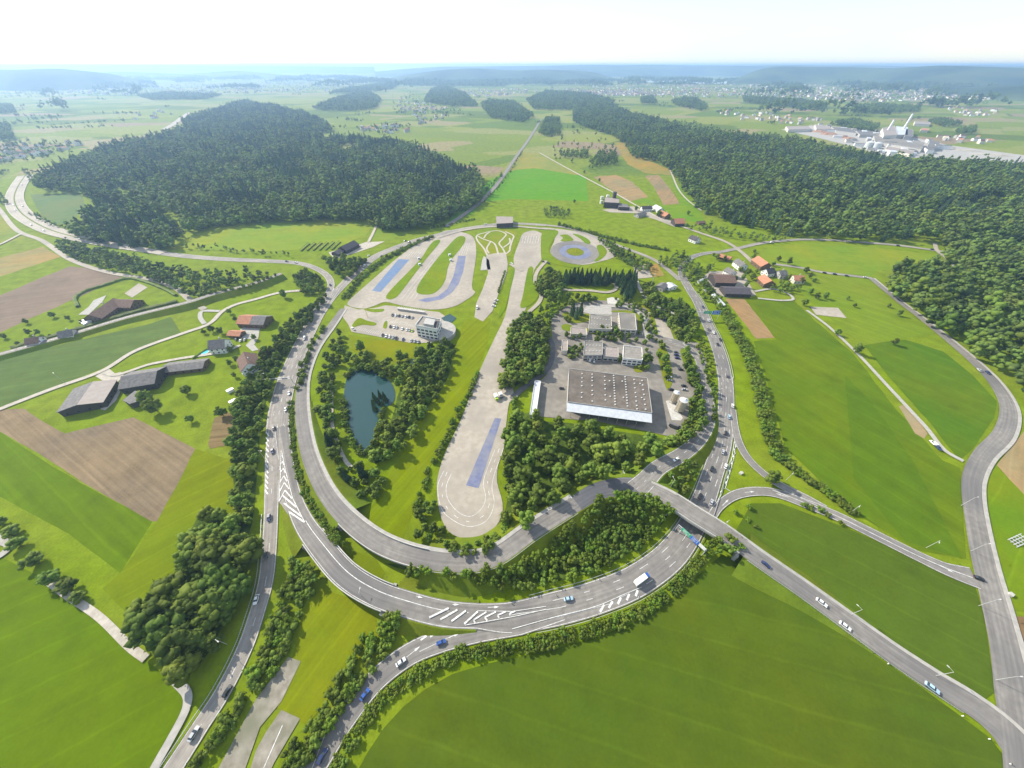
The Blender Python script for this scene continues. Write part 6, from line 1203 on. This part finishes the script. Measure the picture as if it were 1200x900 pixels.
for q, H, wl, rf, lab in (([(921,148),(948,147.5),(951,151),(924,152)],9,WHITE2,R_TAUPE,'leftmost white industrial hall beyond the right wood'),([(955,146),(972,148),(974,152),(957,151)],8,WHITE2,R_TAUPE,'second white industrial hall beyond the right wood'),([(974,148.5),(1000,151),(1004,156),(980,153)],8,GREYW,R_GRY,'grey industrial hall left of the plant'),
        ([(1003,153),(1022,154),(1028,158),(1008,158)],8,GREYW,R_GRY,'grey-roofed industrial hall beside the plant'),([(1024,159),(1084,167),(1080,175),(1026,166)],9,GREYW,R_FLAT,'longest grey works hall before the chimneys'),([(1040,171),(1072,177),(1068,181),(1038,175)],7,WHITE2,R_TAUPE,'white-edged hall in front of the longest works hall'),
        ([(1090,165),(1102,166),(1100,173),(1086,173)],9,GREYW,R_GRY,'square hall at the right end of the works'),([(1034,150),(1048,147),(1052,158),(1036,159)],17,WHITE2,R_TAUPE,'tall white works building, left of the chimneys'),([(1050,148),(1064,149),(1064,158),(1050,158)],14,GREYW,R_MET,'tall pale works building between the chimneys'),
        ([(1062,151),(1070,152),(1070,160),(1060,160)],14,GREYW,R_GRY,'smaller tall works building right of the chimneys'),([(1072,142),(1090,143),(1090,146),(1072,145)],8,WHITE2,R_TAUPE,'white hall behind the chimneys'),([(1080,150),(1089,151),(1088,153),(1079,152.5)],7,WHITE2,R_RED,'small farm-like hall alone right of the chimneys')):
    block('industrial_hall', q, H, wl, rf, lab, 'hall', parapet=.4)
rr = random.Random(5); used = []
spots = pxrand([(960,149),(1010,152),(1090,167),(1105,172),(1100,181),(1050,184),(1010,174),(985,165)], 60, 77)
for k, (x, y) in enumerate(spots):
    if any((x-a)**2+(y-b)**2 < 34**2 for a, b in used): continue
    used.append((x, y)); L, W_, H = rr.uniform(14, 40), rr.uniform(10, 18), rr.uniform(4, 11); o = empty('works_shed', (x, y, 0), -.55+rr.choice((0, 1.57)), 'small shed or container stack among the pale industrial halls', 'shed', 'small sheds of the industrial works')
    mb = MB(); mb.box((0, 0, H/2), (L, W_, H)); part(mb, 'wall', rr.choice((WHITE, GREYW, WHITE2)), o); mb = MB(); mb.box((0, 0, H+.21), (L+.5, W_+.5, .4)); part(mb, 'roof', rr.choice((R_MET, R_GRY, R_FLAT, R_MET)), o)
for (x, y), H, lab in (((1037,159),46,'left slanting-looking white works chimney'),((1056,156),58,'taller white works chimney')):
    g_ = G(x, y); o = empty('chimney', g_, 0, lab, 'chimney'); mb = MB(); mb.tube((0,0,0), (0,0,H), 4.2, 3.2, 14); part(mb, 'shaft', WHITE, o); mb = MB(); mb.tube((0,0,H+.01), (0,0,H+1.5), 3.5, 3.5, 14); part(mb, 'rim', GREYW, o)
for (x, y), lab in (((1016,175),'left of two blue-white silos at the wood edge'),((1025,176),'right of two blue-white silos at the wood edge')):
    g_ = G(x, y); o = empty('works_silo', g_, 0, lab, 'silo'); mb = MB(); mb.tube((0,0,0), (0,0,18), 11, n=20); part(mb, 'tank', R_MET, o); mb = MB(); mb.tube((0,0,18.01), (0,0,21), 11, 3, 20); part(mb, 'lid', SKYL, o)
yard('industrial_yard', [(915,152),(950,147),(1010,150),(1090,165),(1110,170),(1260,190),(1260,196),(1100,186),(1040,184),(1000,172),(960,162)], CONC, .3)
for i, (x, y, w, d_, h) in enumerate(((960,155,60,30,6),(972,158,70,34,7),(985,161,60,30,6),(996,163,50,24,5),(1108,173,60,26,4),(1130,177,90,26,4),(1160,182,110,24,4))):
    g_ = G(x, y); mb = MB(); n = 16; rr = random.Random(i); V = []
    for k in range(n): t = 2*math.pi*k/n; V.append((w/2*math.cos(t)*rr.uniform(.8,1.1), d_/2*math.sin(t)*rr.uniform(.8,1.1), 0))
    for k in range(n): t = 2*math.pi*k/n; V.append((w/4*math.cos(t)*rr.uniform(.6,1.2), d_/4*math.sin(t)*rr.uniform(.6,1.2), h*rr.uniform(.7,1.1)))
    mb.add(V, [(k, (k+1)%n, n+(k+1)%n, n+k) for k in range(n)]+[tuple(range(n, 2*n))]); o = mb.obj('scrap_heap', RUST if i < 4 else GRAVEL); o.location = g_; o.rotation_euler = (0, 0, -.5)
    tag(o, ['leftmost rusty heap in the industrial yard','second rusty heap in the industrial yard','third rusty heap in the industrial yard','rightmost rusty heap in the industrial yard','pale gravel heap right of the works hall','long pale gravel heap behind the right wood','longest pale gravel heap near the right border'][i], 'heap')
# ================================================================== air, light, camera
hz = MB(); B = 23000.0; hz.box((0, 0, (214-1.2)/2), (2*B, 2*B, 214+1.2)); m = bpy.data.materials.new('haze_air'); m.use_nodes = True; nt = m.node_tree; nt.nodes.clear()
om = nt.nodes.new('ShaderNodeOutputMaterial'); pv = nt.nodes.new('ShaderNodeVolumePrincipled'); pv.inputs['Density'].default_value = HAZE_D; pv.inputs['Color'].default_value = HAZE_C; pv.inputs['Anisotropy'].default_value = HAZE_G; nt.links.new(pv.outputs[0], om.inputs['Volume'])
tag(hz.obj('haze', m), kind='stuff')
EL, AZ = math.radians(34), math.radians(147)   # sun: ahead and to the left of the camera
sd = Vector((math.cos(EL)*math.cos(AZ), math.cos(EL)*math.sin(AZ), math.sin(EL)))
sl = bpy.data.lights.new('sun', 'SUN'); sl.energy = SUN_E; sl.angle = math.radians(.55); sl.color = (1, .92, .78); so = link('sun', sl); so.rotation_euler = (-sd).to_track_quat('-Z', 'Y').to_euler(); so.location = (-300, 300, 800)
w = bpy.data.worlds.new('World'); sc.world = w; w.use_nodes = True; nt = w.node_tree; sk = nt.nodes.new('ShaderNodeTexSky'); sk.sky_type = 'NISHITA'; sk.sun_disc = False; sk.sun_elevation = EL; sk.sun_rotation = math.atan2(sd.x, sd.y); sk.altitude = 500; sk.air_density = 1; sk.dust_density = .6; sk.ozone_density = 1
bg = nt.nodes['Background']; bg.inputs['Strength'].default_value = SKY_S; tc = nt.nodes.new('ShaderNodeTexCoord'); mpw = nt.nodes.new('ShaderNodeMapping'); mpw.inputs['Scale'].default_value = (1.6, 1.6, 7); nt.links.new(tc.outputs['Generated'], mpw.inputs['Vector'])
nw = nt.nodes.new('ShaderNodeTexNoise'); nw.inputs['Scale'].default_value = 2.2; nw.inputs['Detail'].default_value = 7; nt.links.new(mpw.outputs[0], nw.inputs['Vector'])
rw = nt.nodes.new('ShaderNodeMapRange'); rw.inputs[1].default_value = .38; rw.inputs[2].default_value = .68; rw.inputs[3].default_value = .38; rw.inputs[4].default_value = .85; nt.links.new(nw.outputs['Fac'], rw.inputs[0])
mw = nt.nodes.new('ShaderNodeMix'); mw.data_type = 'RGBA'; nt.links.new(rw.outputs[0], mw.inputs[0]); nt.links.new(sk.outputs[0], mw.inputs[6]); mw.inputs[7].default_value = (4.6, 5.1, 5.7, 1); nt.links.new(mw.outputs[2], bg.inputs['Color'])
cd = bpy.data.cameras.new('camera'); cd.sensor_width = 36; cd.lens = 406/1200*36; cd.clip_start = 1; cd.clip_end = 90000; co = link('camera', cd); co.location = (0, 0, CAMH); co.rotation_euler = (math.pi/2-PITCH, 0, 0); sc.camera = co
sc.view_settings.view_transform = 'Standard'; sc.view_settings.look = 'None'; sc.view_settings.gamma = 1; sc.view_settings.exposure = EXPO
cy = sc.cycles; sc.render.engine = 'CYCLES'; cy.use_denoising = True; cy.max_bounces = 5; cy.diffuse_bounces = 2; cy.glossy_bounces = 2; cy.transmission_bounces = 2; cy.volume_bounces = 1; cy.transparent_max_bounces = 4; cy.caustics_reflective = False; cy.caustics_refractive = False
cy.sample_clamp_indirect = 6
